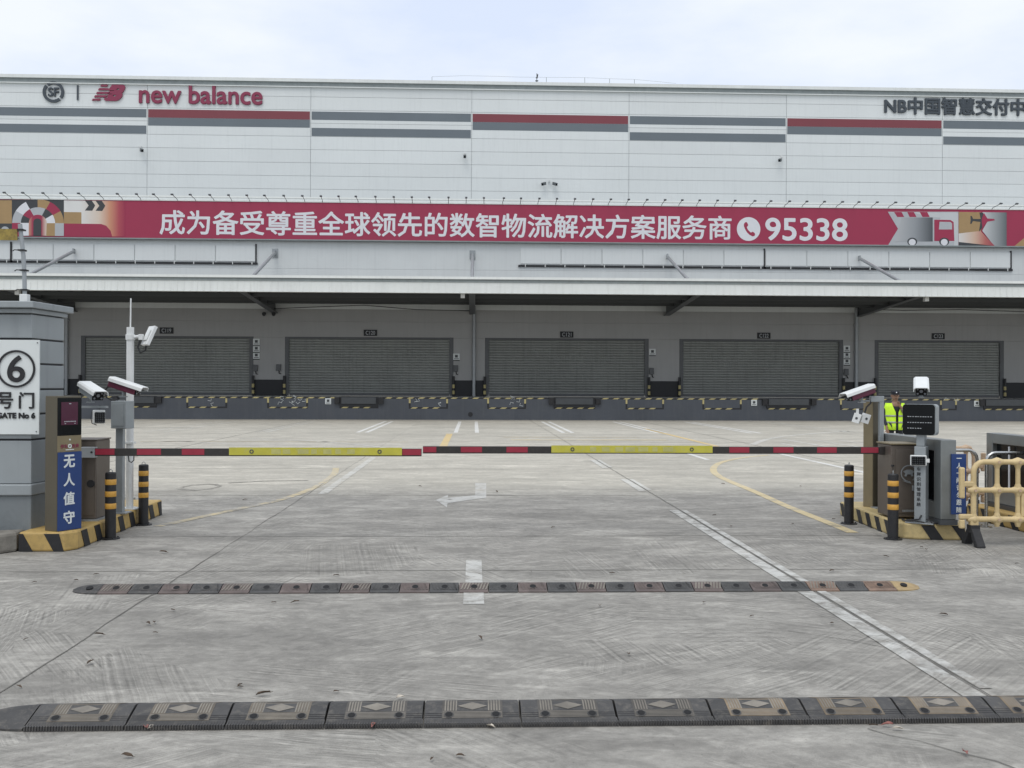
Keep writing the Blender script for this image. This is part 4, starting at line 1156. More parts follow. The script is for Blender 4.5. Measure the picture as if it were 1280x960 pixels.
b = MB(BO_); b.tube([(X(160), Y1 + .01, zc_ - .04), (X(161), Y1 + .01, zc_ - .10), (X(164), Y1 + .01, zc_ - .115), (X(167), Y1 + .01, zc_ - .09), (X(167), Y1 + .01, zc_ - .045)], .006, 6); b.build('wire_loop', M['cable'], bl)

# bollards
bo = thing('bollard', 'x', 'bollard', (0, 0, 0), 0, 'black and yellow bollards beside the gate islands')
b = MB(); b.lathe([(.058, .004), (.058, .725), (.05, .735), (.03, .738)], n=28); b.build('post', M['black'], bo, smooth=True)
for z0_ in (.335, .468, .60):
    b = MB(); b.lathe([(.0585, z0_), (.0605, z0_ + .003), (.0605, z0_ + .057), (.0585, z0_ + .06)], n=28); b.build('reflective_band', M['ambersleeve'], bo, smooth=True)
b = MB(); b.lathe([(.10, 0), (.10, .012), (.06, .016)], n=28)
for a in range(4): b.cyl(.08 * math.cos(a * 1.57 + .6), .08 * math.sin(a * 1.57 + .6), .012, .024, .009, 8)
b.build('base_flange', M['black'], bo)
b = MB(); b.tube([(-.018, 0, .736), (-.018, 0, .755), (0, 0, .77), (.018, 0, .755), (.018, 0, .736)], .004, 6); b.build('lifting_loop', M['galv'], bo)
for i, (px, py, lab) in enumerate(((136, 674.5, 'black bollard with amber bands in front of the left barrier cabinet'), (177.5, 657, 'black bollard with amber bands at the inner end of the left island, standing alone'),
                                   (1063, 655.5, 'black bollard with amber bands beside the khaki post, on the right of the lane'), (1118.5, 675, 'black bollard with amber bands in front of the right barrier cabinet emblem'))):
    o = bo if i == 0 else copy_tree(bo)
    g = G(px, py); o.location = (g[0], g[1] + .05, 0); o.rotation_euler = (0, 0, .4 * i); o['label'] = lab

# plate reading camera
def plate_camera(name, label, loc, yaw, pitch, parent_pole=True, L=.42, side=M['maroon']):
    """housing with overhanging white hood; local -y is where it looks"""
    t = thing(name, label, 'camera', loc, yaw)
    R_ = Matrix.Rotation(pitch, 4, 'X')
    b = MB(); b.box(-.062, .062, -L / 2 + .03, L / 2 - .02, -.055, .045); b.xform(R_); b.build('body', side, t, bevel=.01)
    b = MB(); b.prism([(-.085, .015), (-.08, .05), (-.06, .066), (.06, .066), (.08, .05), (.085, .015), (.078, .015), (.072, .044), (.056, .058), (-.056, .058), (-.072, .044), (-.078, .015)], -L / 2 - .05, L / 2 - .02, 'y')
    b.xform(R_); b.build('hood', M['white'], t)
    b = MB(); b.box(-.058, .058, -L / 2 + .018, -L / 2 + .029, -.052, .042); b.xform(R_); fr = b.build('front_glass', M['glass'], t)
    b = MB()
    for (x, z, r) in ((0, .0, .018), (-.038, .022, .009), (.038, .022, .009), (-.038, -.03, .011), (.038, -.03, .011)):
        b.tube([(x, -L / 2 + .012, z), (x, -L / 2 + .017, z)], r, 12)
    b.xform(R_); b.build('lens', M['lens'], fr)
    b = MB(); b.tube([(0, .02, -.056), (0, .02, -.12)], .016, 8); b.box(-.03, .03, -.02, .06, -.125, -.115); b.build('mount', M['grey'], t)
    return t
def P3(px, py, Y): 
    q = W(px, py, Y); return (q[0], Y, q[1])
# camera nearest the pier, facing the road, with its small lamp, on a thin pole behind the kiosk
cx_, cz_ = W(113, 505, 11.0)
t = thing('camera_pole', 'thin grey camera pole mostly hidden behind the payment kiosk', 'pole', (W(90, 600, 11.0)[0], 11.02, HI))
PO_ = tuple(t.location)
b = MB(PO_); b.tube([(PO_[0], 11.02, HI), (PO_[0], 11.02, cz_ + .03)], .024, 12); b.build('post', M['grey'], t, smooth=True)
b = MB(PO_); b.box(PO_[0] - .01, W(133, 505, 11.0)[0], 10.98, 11.06, W(113, 510, 11)[1], W(113, 507.5, 11)[1]); b.build('cross_plate', M['grey'], t)
c1 = plate_camera('traffic_camera', 'white hooded traffic camera facing the road beside the gate pier', P3(114, 489, 11.0), math.radians(42), math.radians(14), side=M['grey'])
t = thing('fill_lamp', 'small square lamp with black front hanging under the front traffic camera', 'lamp', P3(124.5, 521, 10.98), math.radians(18))
b = MB(); b.box(-.07, .055, -.02, .045, -.075, .075); b.build('housing', M['white'], t, bevel=.01)
b = MB(); b.box(-.048, .056, -.036, -.021, -.064, .05); f_ = b.build('lamp_front', M['glass'], t, bevel=.004)
b = MB(); [b.tube([(-.032 + .02 * i, -.041, -.05 + .02 * j), (-.032 + .02 * i, -.037, -.05 + .02 * j)], .006, 6) for i in range(5) for j in range(5)]; b.build('led', M['greydark'], f_)
b = MB(); b.tube([(0, .02, .07), (0, .02, .125)], .008, 6); b.tube([(-.075, .0, .06), (-.09, .0, .0), (-.075, 0, -.07), (-.03, .02, -.09)], .005, 6); b.build('bracket', M['greydark'], t)
# grey square post with equipment box and side-on camera
x, _ = W(150.5, 560, 11.9)
t = thing('equipment_post', 'grey square post carrying a grey metal box behind the left barrier', 'post', (x, 11.9, HI))
PO_ = tuple(t.location)
b = MB(PO_); b.box(x - .043, x + .043, 11.86, 11.94, HI + .012, W(150, 500, 11.9)[1]); b.build('post', M['grey'], t, bevel=.006)
b = MB(PO_); b.box(x - .1, x + .1, 11.78, 12.0, HI, HI + .012); b.build('base_plate', M['galv'], t)
q0, q1 = W(142.5, 535, 11.82), W(165, 501.5, 11.82)
b = MB((0, 0, 0)); b.box(-.105, .105, -.075, .075, -.16, .16); b.xform(Matrix.Translation((q0[0] + .105 - x, -.10, (q0[1] + q1[1]) / 2 - HI)) @ Matrix.Rotation(math.radians(-20), 4, 'Z'))
eb = b.build('equipment_box', M['grey'], t, bevel=.008)
b = MB(); b.box(-.075, .075, -.082, -.076, -.13, .13); b.xform(Matrix.Translation((q0[0] + .105 - x, -.10, (q0[1] + q1[1]) / 2 - HI)) @ Matrix.Rotation(math.radians(-20), 4, 'Z')); b.build('box_door', M['grey'], eb, bevel=.004)
c2 = plate_camera('traffic_camera', 'white and maroon traffic camera seen side-on above the grey equipment box', P3(156, 483, 11.85), math.radians(80), math.radians(17), L=.40)
b = MB(); b.tube([(0, .19, .02), (0, .24, -.04), (0, .23, -.13), (0, .16, -.16), (0, .08, -.155)], .011, 8); b.build('cable', M['cable'], c2, smooth=True)
# white round mast with aerial and panel
x, zt = W(163, 409, 12.3)
t = thing('aerial_mast', 'tall round white mast with thin rod aerial behind the left barrier', 'mast', (x, 12.3, HI))
b = MB(); b.tube([(0, 0, .015), (0, 0, zt - HI)], .044, 18); b.build('tube', M['white'], t, smooth=True)
b = MB(); b.cyl(0, 0, 0, .014, .11, 20); b.box(-.055, .055, -.055, .055, W(163, 554.5, 12.3)[1] - HI, W(163, 552.5, 12.3)[1] - HI); b.build('flange', M['white'], t)
b = MB(); b.tube([(0, 0, zt - HI), (.004, 0, W(164, 373, 12.3)[1] - HI)], .009, 8); b.build('rod_aerial', M['white'], t)
zc2 = W(165, 421.5, 12.3)[1] - HI
b = MB(); b.cyl(0, 0, zc2 - .035, zc2 + .035, .055, 16); b.tube([(.05, -.01, zc2), (.14, -.03, zc2 + .01)], .022, 8); b.box(.115, .165, -.06, .0, zc2 - .035, zc2 + .035); b.build('clamp', M['white'], t, bevel=.004)
b = MB(); b.tube([(.13, -.03, zc2 - .03), (.10, -.03, zc2 - .12), (.13, -.03, zc2 - .19), (.19, -.03, zc2 - .16), (.2, -.03, zc2 - .1)], .012, 8); b.build('cable', M['cable'], t, smooth=True)
b = MB(); b.box(-.02, .02, -.10, .10, -.125, .125); b.box(.021, .03, -.085, .085, -.11, .11, 1); b.box(-.035, -.021, -.05, .05, -.07, .07, 0)
b.xform(Matrix.Translation((.235, -.03, zc2 + .015)) @ Matrix.Rotation(math.radians(38), 4, 'Z') @ Matrix.Rotation(math.radians(24), 4, 'Y'))
b.build('panel_aerial', [M['white'], M['greydark']], t, bevel=.005)

# ================================================================== GATE: right side
HR = .18
ra = [(4.80, 11.25), (4.86, 11.10), (5.00, 11.04), (5.505, 10.97), (5.52, 13.2), (4.90, 13.2)]
kerb_island('traffic_island', ra, HR, 'right yellow and black striped kerb island under the display column', [((4.90, 13.18), (4.80, 11.27), .1), ((5.00, 11.04), (5.50, 10.97), .13)], (M['cream'], M['black']), .33, .11)

# right boom barrier
Y2 = 11.65
b0 = thing('boom_barrier', 'right boom barrier with brown emblem cabinet and red, black and yellow arm', 'barrier', (5.02, 11.6, HR))
BO_ = tuple(b0.location)
zc_ = W(820, 562.6, Y2)[1]
cab = [(4.86, 11.86), (4.845, 11.44), (5.16, 11.40), (5.18, 11.82)]
b = MB(BO_); b.prism(cab, HR + .02, W(1125, 556, 11.5)[1], 'z'); b.build('cabinet', M['brown'], b0, bevel=.012)
b = MB(BO_); b.prism([(4.85, 11.875), (4.835, 11.425), (5.17, 11.385), (5.195, 11.83)], W(1125, 555.6, 11.5)[1], W(1125, 553.8, 11.5)[1], 'z'); b.build('lid', M['khaki'], b0, bevel=.004)
X = lambda px: W(px, 562, Y2)[0]
b = MB(BO_); b.box(X(1098), 4.852, Y2 - .035, Y2 + .035, zc_ - .05, zc_ + .045); b.build('arm_clamp', M['boomblack'], b0, bevel=.005)
boom(b0, X(528.7), X(1099), Y2, zc_, [('r', X(a), X(c)) for a, c in ((529, 545.5), (576, 602.5), (633, 659.5), (911, 936), (966, 991), (1020.6, 1045), (1075.5, 1097))] + [('y', X(689), X(890))], BO_)
b = MB(BO_); b.prism([(4.895, 11.4268), (5.13, 11.397), (5.13, 11.391), (4.895, 11.4208)], HR + .07, W(1125, 562, 11.4)[1], 'z'); b.build('cabinet_door', M['brown'], b0, bevel=.003)
b = MB(BO_); q = W(1141, 610, 11.39); b.box(q[0] - .008, q[0] + .008, 11.372, 11.392, q[1] - .03, q[1] + .03); b.build('door_handle', M['galv'], b0)
# emblem on the cabinet
fy = 11.395
ec = W(1135.5, 591.5, fy); kp = fy / F_PX
b = MB(BO_)
def EL(px, py): q = W(px, py, fy); return q
shape2d(b, [ring_seg(ec[0], ec[1], 9.3 * kp, 10.6 * kp, -60, 262, 40)], fy - .012, .004)
b.build('emblem_ring', M['galv'], b0); b = MB(BO_)
b.prism([EL(1127, 600.5), EL(1137, 601.5), EL(1138.5, 604.5), EL(1133, 603)], fy - .016, fy - .012, 'y'); b.build('emblem_tail', M['galv'], b0); b = MB(BO_)
wing = [(-7.4, 2.2), (-4.6, 3.6), (-2.5, 4.6), (2.5, 4.6), (4.6, 3.6), (7.4, 2.2), (5.2, .6), (4.6, -.6), (5.8, -3.2), (3.6, -4.2), (2.2, -1.4), (-2.2, -1.4), (-3.6, -4.2), (-5.8, -3.2), (-4.6, -.6), (-5.2, .6)]
b.prism([(ec[0] + u * kp, ec[1] + v * kp) for u, v in wing], fy - .016, fy - .012, 'y')
b.build('emblem', M['galv'], b0); b = MB(BO_)
for k_ in range(8):
    q = EL(1127.5 + k_ * 1.9, 638.3); b.box(q[0], q[0] + .012, fy - .016, fy - .012, q[1] - .012, q[1] + .012)
b.build('caption', M['galv'], b0)
b = MB(BO_); q = W(1115, 582, 11.44); b.tube([(q[0], 11.40, q[1]), (q[0], 11.46, q[1])], .012, 10); b.build('lock', M['black'], b0)

# display column
cg = G(1150.5, 654.5, HR)
dc = thing('display_column', 'grey column with black display screen and vertical Chinese lettering', 'display column', (cg[0] + .042, cg[1] + .07, HR), math.radians(-38))
zA = 1.7 - HR
def zc(py, Y=11.15): return W(1150, py, Y)[1] - HR
b = MB(); b.box(-.062, .062, -.07, .07, .012, zc(557.5)); b.box(-.045, .045, -.055, .055, zc(557.5) + .001, zc(541)); b.build('column', M['grey'], dc, bevel=.008)
b = MB(); b.box(-.15, .15, -.11, .13, 0, .012); b.build('base_plate', M['galv'], dc)
for pts in ([(-.20, -.02, .012), (-.13, -.10, .02), (-.02, -.13, .03), (.06, -.10, .012)], [(-.17, .06, .012), (-.10, -.09, .03), (.0, -.10, .045), (.02, -.075, .09)],
            [(.07, -.06, .05), (.14, -.08, .012), (.22, .0, .012), (.30, .12, .012)], [(-.24, .1, .012), (-.16, -.04, .014), (-.075, -.05, .03)]):
    b = MB(); b.tube([(p[0], p[1], p[2] + .004) for p in pts], .008, 6); b.build('cable', M['cable'], dc, smooth=True)
b = MB()
for i, ch in enumerate('车牌识别管理系统'):
    text_into(b, ch, -.012, -.0705, zc(585.5 + i * 6.25), h=.044, w=.044, bold=.02, t=.002)
b.build('lettering', M['black'], dc)
b = MB(); z0_, z1_ = zc(543.5), zc(505)
def rrect(x0, x1, a0, a1, r, n=5):
    out = []
    for cx2, cz2, s in ((x1 - r, a1 - r, 0), (x0 + r, a1 - r, 90), (x0 + r, a0 + r, 180), (x1 - r, a0 + r, 270)):
        out += [(cx2 + r * math.cos(math.radians(s + 90 * i / n)), cz2 + r * math.sin(math.radians(s + 90 * i / n))) for i in range(n + 1)]
    return out
b.prism(rrect(-.185, .175, z0_, z1_, .035), -.085, .045, 'y'); ds = b.build('screen_housing', M['grey'], dc)
b = MB(); b.prism(rrect(-.182, .162, z0_ + .004, z1_ - .004, .033), -.092, -.0855, 'y'); dg_ = b.build('screen_glass', M['glass'], ds)
b = MB()
for row, (n_, zz) in enumerate(((10, .60), (10, .41), (6, .225))):
    for i in range(n_):
        b.box(-.13 + i * .027, -.13 + i * .027 + (.015 if (i + row) % 3 else .020), -.0945, -.0925, z0_ + (z1_ - z0_) * zz - .004, z0_ + (z1_ - z0_) * zz + .003)
b.build('text_row', M['bannergrey'], dg_)
# camera above the display
c3 = plate_camera('traffic_camera', 'white hooded traffic camera on top of the black display screen', P3(1151.5, 486, 11.2), math.radians(-24), math.radians(20), L=.34, side=M['greydark'])
c3.location.z = zc(497) + HR + .125
# small lamp half way down the column
t = thing('fill_lamp', 'small black-fronted white lamp clamped half way up the display column', 'lamp', P3(1148, 575.5, 11.02), math.radians(-20))
b = MB(); b.box(-.085, .085, -.02, .03, -.058, .058); b.build('housing', M['white'], t, bevel=.008)
b = MB(); b.box(-.075, .072, -.03, -.021, -.050, .046); f_ = b.build('lamp_front', M['glass'], t, bevel=.003)
b = MB(); [b.tube([(-.06 + .024 * i, -.034, -.034 + .023 * j), (-.06 + .024 * i, -.031, -.034 + .023 * j)], .006, 6) for i in range(6) for j in range(4)]; b.build('led', M['greydark'], f_)
b = MB(); b.box(.085, .115, -.012, .03, -.02, .02); b.build('clamp', M['white'], t)

# khaki kiosk seen from behind, with side-on camera, bracket post and twin speaker
kg = G(1084, 636, HR)
kx = W(1090, 600, 12.62)[0]
kk = thing('payment_kiosk', 'slim khaki kiosk seen from its narrow side at the right barrier', 'kiosk', (kx, 12.62, HR), math.radians(-62))
zt = W(1085, 502, 12.5)[1] - HR
b = MB(); b.box(-.075, .074, -.078, .078, 0, zt); b.build('housing', M['khaki'], kk, bevel=.005)
b = MB(); b.box(.0745, .08, -.074, .074, .02, zt - .01); b.build('rear_door', M['olive'], kk)
b = MB(); b.box(-.08, .084, -.083, .083, zt, zt + .012); b.build('lid', M['grey'], kk)
pg_ = W(1101, 600, 12.45)
t = thing('bracket_post', 'thin square grey post with top crossbar behind the right barrier cabinet', 'post', (pg_[0], 12.45, HR))
zp = W(1101, 502.5, 12.45)[1] - HR
b = MB(); b.box(-.028, .028, -.028, .028, .012, zp); b.build('post', M['grey'], t, bevel=.004)
b = MB(); b.box(-.14, .03, -.03, .03, zp + .001, zp + .075); b.build('crossbar', M['grey'], t, bevel=.004)
b = MB(); b.box(-.1, .1, -.08, .08, 0, .012); b.build('base_plate', M['galv'], t)
c4 = plate_camera('traffic_camera', 'white and maroon traffic camera seen side-on above the khaki kiosk', P3(1075.5, 491, 12.4), math.radians(-76), math.radians(17), L=.40)
b = MB(); b.tube([(0, .17, -.03), (0, .15, -.13), (0, .09, -.18), (0, .06, -.26)], .011, 8); b.build('cable', M['cable'], c4, smooth=True)
t = thing('twin_speaker', 'pair of tiny white boxes hanging beside the top of the khaki kiosk', 'speaker', P3(1076.5, 523, 12.3), math.radians(-15))
for s in (-1, 1):
    b = MB(); b.box(-.045, .045, -.03, .03, -.06, .06); b.tube([(0, -.036, 0), (0, -.0305, 0)], .016, 10, 1)
    b.xform(Matrix.Translation((.05 * s, 0, 0)) @ Matrix.Rotation(math.radians(18), 4, 'Y') @ Matrix.Rotation(.3 * s, 4, 'Z')); b.build('box', [M['white'], M['greydark']], t, bevel=.006)
b = MB(); b.box(-.06, -.03, -.02, .02, .05, .12); b.build('bracket', M['white'], t)

# turnstile cabinets
def turnstile(x0, x1, y0, y1, label, lane_side=-1):
    t = thing('turnstile', label, 'turnstile', ((x0 + x1) / 2, (y0 + y1) / 2, HR))
    off = tuple(t.location)
    zt = 1.125
    b = MB(off)
    b.box(x0, x1, y0, y0 + .17, HR + .06, zt); b.box(x0, x1, y1 - .15, y1, HR + .06, zt)
    b.box(x0 + .002, x1 - .002, y0 + .171, y1 - .151, zt - .13, zt - .002); b.box(x0 + .002, x1 - .002, y0 + .171, y1 - .151, HR + .06, HR + .24)
    b.build('frame', M['steel'], t, bevel=.006)
    b = MB(off); b.box(x0 + .06, x1 - .06, y0 + .172, y1 - .152, HR + .242, zt - .132); b.build('dark_panel', M['glass'], t)
    b = MB(off); b.box(x0 - .012, x1 + .012, y0 - .012, y1 + .012, HR, HR + .058); b.build('plinth', M['greydark'], t)
    b = MB(off); b.tube([(x0 + .02, y1 - .52, HR + .27), (x0 + .02, y1 - .52, zt - .15)], .012, 8); b.build('light_strip', M['bannerwhite'], t)
    return t
turnstile(5.19, 5.365, 10.92, 12.55, 'grey steel turnstile cabinet behind the blue vertical sign')
turnstile(6.66, 6.84, 11.1, 12.75, 'grey steel turnstile cabinet at the right edge behind the yellow barricade')
ra2 = [(6.5, 10.95), (7.02, 10.95), (7.02, 12.95), (6.5, 12.95)]
kerb_island('traffic_island', ra2, HR, 'far right striped kerb island half hidden behind the yellow barricade', [((6.5, 12.9), (6.5, 10.97), .1), ((6.52, 10.95), (7.0, 10.95), .1)], (M['yellow'], M['black']), .33, .11)
# blue sign on turnstile front
q0, q1 = W(1189.5, 567.5, 10.9), W(1207.6, 643, 10.9)
t = thing('vertical_sign', 'narrow blue sign with white vertical Chinese characters on the turnstile front', 'sign', ((q0[0] + q1[0]) / 2, 10.915, q1[1]))
b = MB(tuple(t.location)); b.box(q0[0], q1[0], 10.897, 10.915, q1[1], q0[1]); b.build('board', M['blue'], t, bevel=.002)
b = MB(tuple(t.location))
for i, ch in enumerate('一人一闸请勿跟随'):
    w_ = .058
    zz = W(1198, 572.8 + i * 9.2, 10.9)[1]
    if ch == '一': b.box((q0[0] + q1[0]) / 2 - .028, (q0[0] + q1[0]) / 2 + .028, 10.894, 10.896, zz - .005, zz + .004)
    else: text_into(b, ch, (q0[0] + q1[0]) / 2, 10.896, zz, h=.062, w=w_, bold=.018, t=.002)
b.build('lettering', M['signwhite'], t)

# plastic barricades
def barricade(label, x0, length, y, rz, m, grp, zoff=0.0, flip=False):
    t = thing('plastic_barricade', label, 'barricade', (x0, y, 0), rz, grp)
    L = length
    b = MB(); r = .029
    zt, zm, zb = .905, .60, .285
    xa = .155
    rr = .11
    # outer frame with rounded top corners
    pts = [(xa, 0, zb - .02), (xa, 0, zt - rr)] + [(xa + rr - rr * math.cos(math.radians(a)), 0, zt - rr + rr * math.sin(math.radians(a))) for a in (22, 45, 68)] + [(xa + rr, 0, zt)]
    pts += [(L - xa - rr, 0, zt)] + [(L - xa - rr + rr * math.sin(math.radians(a)), 0, zt - rr + rr * math.cos(math.radians(a))) for a in (22, 45, 68)] + [(L - xa, 0, zt - rr), (L - xa, 0, zb - .02)]
    b.tube(pts, r, 12)
    b.tube([(xa, 0, zm), (L - xa, 0, zm)], r * .95, 12); b.tube([(xa, 0, zb), (L - xa, 0, zb)], r * 1.05, 12)
    vx = [xa + .255 + .225 * k for k in range(int((L - 2 * xa - .3) / .225) + 1)]
    for x in vx: b.tube([(x, 0, zb), (x, 0, zt)], r * .85, 12)
    for x in vx + [xa, L - xa]:
        for z in ((zt, zm, zb) if x in vx else (zm, zb)):
            b.tube([(x - .07, 0, z), (x, 0, z), (x + .07, 0, z)], [.026, .052, .026], 10)
            b.tube([(x, 0, z - .08), (x, 0, z), (x, 0, z + (.08 if z < zt else .0))], [.022, .048, .022 if z < zt else .04], 10)
    b.build('frame', m, t, smooth=True)
    for x in vx + [xa]:
        for z in ((zt, zm, zb) if x in vx else (zm,)):
            b = MB(); b.tube([(x, -.058, z), (x, -.045, z)], .016, 10); b.build('bolt_cap', M['plastictan'], t)
    b = MB(); b.box(vx[1] + .03, vx[min(3, len(vx) - 1)] - .03, -.018, .018, zb + .03, zm - .03); b.build('infill_panel', m, t, bevel=.008)
    # interlocking hooks on the end stile
    for xs_, sg in ((xa, -1), (L - xa, 1)):
        b = MB()
        b.box(min(xs_, xs_ + sg * .135), max(xs_, xs_ + sg * .135), -.028, .028, zm + .035, zm + .095)
        b.box(min(xs_ + sg * .10, xs_ + sg * .155), max(xs_ + sg * .10, xs_ + sg * .155), -.028, .028, zm + (-.09 if sg < 0 else .0), zm + .245)
        b.build('hook', m, t, bevel=.014)
        b = MB()
        b.box(min(xs_, xs_ + sg * .155), max(xs_, xs_ + sg * .155), -.028, .028, zb - .0, zb + .055)
        b.box(min(xs_ + sg * .10, xs_ + sg * .155), max(xs_ + sg * .10, xs_ + sg * .155), -.028, .028, zb - .10, zb - .002)
        b.box(xs_ - .045, xs_ + .045, -.036, .036, zb - .10, zb + .0)
        b.build('hook', m, t, bevel=.014)
    for x in (xa, L - xa):
        b = MB()
        for s in (-1, 1):
            b.prism([(s * .02, .19), (s * .055, .19), (s * .19, .02), (s * .19, 0), (s * .11, 0), (s * .10, .02), (s * .03, .12)], x - .045, x + .045, 'x')
        b.box(x - .05, x + .05, -.055, .055, .14, .225)
        b.build('foot', M['rubber'], t, bevel=.006)
    return t
bg = 'plastic barricades by the turnstiles'
barricade('cream yellow plastic barricade in front, hooked over the blue vertical sign', 5.25, 1.9, 10.62, math.radians(-2), M['plasticyellow'], bg)
barricade('faded tan plastic barricade standing behind, between the two turnstiles', 5.44, 1.35, 13.0, math.radians(1), M['plastictan'], bg)
# stainless crowd rails
def rail(label, x0, x1, y, zt, rz=0):
    t = thing('steel_rail', label, 'rail', (x0, y, 0), rz, 'stainless steel rails between the turnstiles')
    L = x1 - x0; r = .11
    b = MB()
    pts = [(0, 0, .012), (0, 0, zt - r)] + [(r - r * math.cos(math.radians(a)), 0, zt - r + r * math.sin(math.radians(a))) for a in (20, 45, 70)] + [(r, 0, zt), (L - r, 0, zt)]
    pts += [(L - r + r * math.sin(math.radians(a)), 0, zt - r + r * math.cos(math.radians(a))) for a in (20, 45, 70)] + [(L, 0, zt - r), (L, 0, .012)]
    b.tube(pts, .021, 12); b.build('tube', M['chrome'], t, smooth=True)
    b = MB()
    for x in (0, L): b.cyl(x, 0, 0, .012, .07, 16)
    b.build('floor_flange', M['chrome'], t)
rail('stainless rail whose rounded end shows just right of the blue sign', 5.42, W(1221, 600, 12.2)[0], 12.2, .93)
rail('long stainless rail running out of view at the right edge', W(1233, 600, 12.0)[0], 7.9, 12.0, .91)

# ================================================================== speed bumps
def hump_profile(w, h):
    if w > .38:                                           # long module: steep skirt, broad gently domed top
        half = [(0, 0), (0, .012), (.06, h * .44), (.13, h * .73), (.178, h * .92), (.194, h * .97)]
    else:
        half = [(0, 0), (0, .010), (.03, .017), (w * .22, h * .52), (w * .34, h * .86), (w * .45, h)]
    return half + [(w - y, z) for y, z in half[::-1]]
def prof_z(w, h, y):
    P = hump_profile(w, h)
    for (a, za), (b_, zb) in zip(P[1:-1], P[2:-1]):
        if a <= y <= b_ and b_ > a: return za + (zb - za) * (y - a) / (b_ - a)
    return 0
# near hump, long modules with an inset diamond panel
nb = G(592, 909.5)
NB_Y, NB_W, NB_H = nb[1], .40, .068
pitch_x = 122.6 * NB_Y / F_PX
x_ref = G(529, 905)[0]
hump = thing('speed_hump', 'near rubber speed hump with worn tan diamond panels, crossing the whole view', 'speed hump', (x_ref, NB_Y, 0))
HO = (x_ref, NB_Y, 0)
def draped(b, pts, lift, mi=0):
    """flat patch (local x, y) laid on the hump's surface, split so it follows the curve"""
    ys = sorted(set([y for _, y in hump_profile(NB_W, NB_H)][1:-1] and [a for a, _ in hump_profile(NB_W, NB_H)]))
    return ys
def patch(b, x0, x1, y0, y1, lift, mi=0, w=NB_W, h=NB_H, skew0=0, skew1=0):
    brk = [y0] + [a for a, _ in hump_profile(w, h) if y0 < a < y1] + [y1]
    vs = []
    for y in brk:
        t_ = (y - y0) / max(1e-6, (y1 - y0))
        vs += [(x0 + skew0 * t_, y, prof_z(w, h, y) + lift), (x1 + skew1 * t_, y, prof_z(w, h, y) + lift)]
    b.add(vs, [(2 * i, 2 * i + 1, 2 * i + 3, 2 * i + 2) for i in range(len(brk) - 1)], mi)
def disc(b, cx_, cy_, r, lift, mi, w, h, n=14):
    P_ = [(cx_ + r * math.cos(2 * math.pi * i / n), cy_ + r * math.sin(2 * math.pi * i / n)) for i in range(n)]
    b.add([(cx_, cy_, prof_z(w, h, cy_) + lift)] + [(x, y, prof_z(w, h, y) + lift) for x, y in P_], [(0, i + 1, (i + 1) % n + 1) for i in range(n)], mi)
def hump_module():
    b = MB(); P = hump_profile(NB_W, NB_H); g = .006
    b.prism(P, g, pitch_x - g, 'x', 0)
    n = int(pitch_x / .0135)
    for i in range(n):                                  # moulded ribs on the front skirt
        x = g + .004 + i * .0135
        b.box(x, x + .007, -.007, .010, .0, .012 + .014, 0)
        patch(b, x, x + .006, .012, .050, .003, 0)
    return b
# module body with long grooves and worn panel
def build_module(parent, X, panel, first):
    b = hump_module()
    for y in (.062, .078, .094): patch(b, .008, pitch_x - .008, y, y + .003, .0012, 1)
    md = b.build('module', [M['bumpgrey'], M['bumpseam']], parent)
    md.location = (X, 0, 0)
    b = MB(); x0, x1 = pitch_x * .19, pitch_x * .82
    patch(b, x0, x1, .054, NB_W - .054, .0016, 0)
    for k_ in range(5): patch(b, x0 + .004, x1 - .004, .058 + k_ * .011, .062 + k_ * .011, .0030, 1)
    for k_ in range(5):
        patch(b, x0 + .012 + k_ * .014, x0 + .019 + k_ * .014, .115, NB_W - .115, .0030, 1); patch(b, x1 - .019 - k_ * .014, x1 - .012 - k_ * .014, .115, NB_W - .115, .0030, 1)
    xm, hw = (x0 + x1) / 2, (x1 - x0) * .26
    for ya, yb in ((.114, .192), (NB_W - .192, NB_W - .114)):
        patch(b, xm - hw, xm + hw, ya, yb, .0022, 2)
        ym = (ya + yb) / 2; Z = lambda y: prof_z(NB_W, NB_H, y) + .0045
        b.add([(xm - hw * .95, ym, Z(ym)), (xm, ya + .006, Z(ya + .006)), (xm + hw * .95, ym, Z(ym)), (xm, yb - .006, Z(yb - .006))], [(0, 1, 2, 3)], 1)
    b.build('panel', [panel, M['bumppale'], M['bumpgrey']], md)
    for xx in (x0 + .035, x1 - .035):
        b = MB(); disc(b, xx, .080, .026, .0042, 1, NB_W, NB_H); disc(b, xx, .081, .019, .0062, 0, NB_W, NB_H); b.build('bolt', [M['bumpseam'], M['bumpgrey']], md)
    return md
pnl = [M['bumptan'], mat('dark_worn_hump_panel', (.095, .087, .078), .75, rand=.3, var=.3, scale=8, dirt=.5, dirtcol=(.06, .058, .055)), mat('ochre_worn_hump_panel', (.19, .145, .095), .75, rand=.3, var=.3, scale=7, dirt=.5, dirtcol=(.085, .075, .065))]
for k_ in range(-4, 9):
    build_module(hump, k_ * pitch_x, pnl[(0 if k_ < -1 else 1 if k_ < 3 else 2)], k_ == -4)
b = MB()                                                 # rounded end cap at the left
n_ = 8; P = hump_profile(NB_W, NB_H)
for j in range(n_):
    a0, a1 = math.pi * j / n_ / 2, math.pi * (j + 1) / n_ / 2
    s0, s1 = math.cos(a0), math.cos(a1); xA, xB = -.28 * math.sin(a0), -.28 * math.sin(a1)
    def ringp(s, x): return [(x - 4 * pitch_x, NB_W / 2 + (y - NB_W / 2) * max(s, .02), z * max(s, .02)) for y, z in P]
    A, B_ = ringp(s0, xA), ringp(s1, xB); m_ = len(P)
    b.add(A + B_, [(i, i + 1, i + 1 + m_, i + m_) for i in range(m_ - 1)])
b.build('end_cap', M['bumpgrey'], hump, smooth=True)

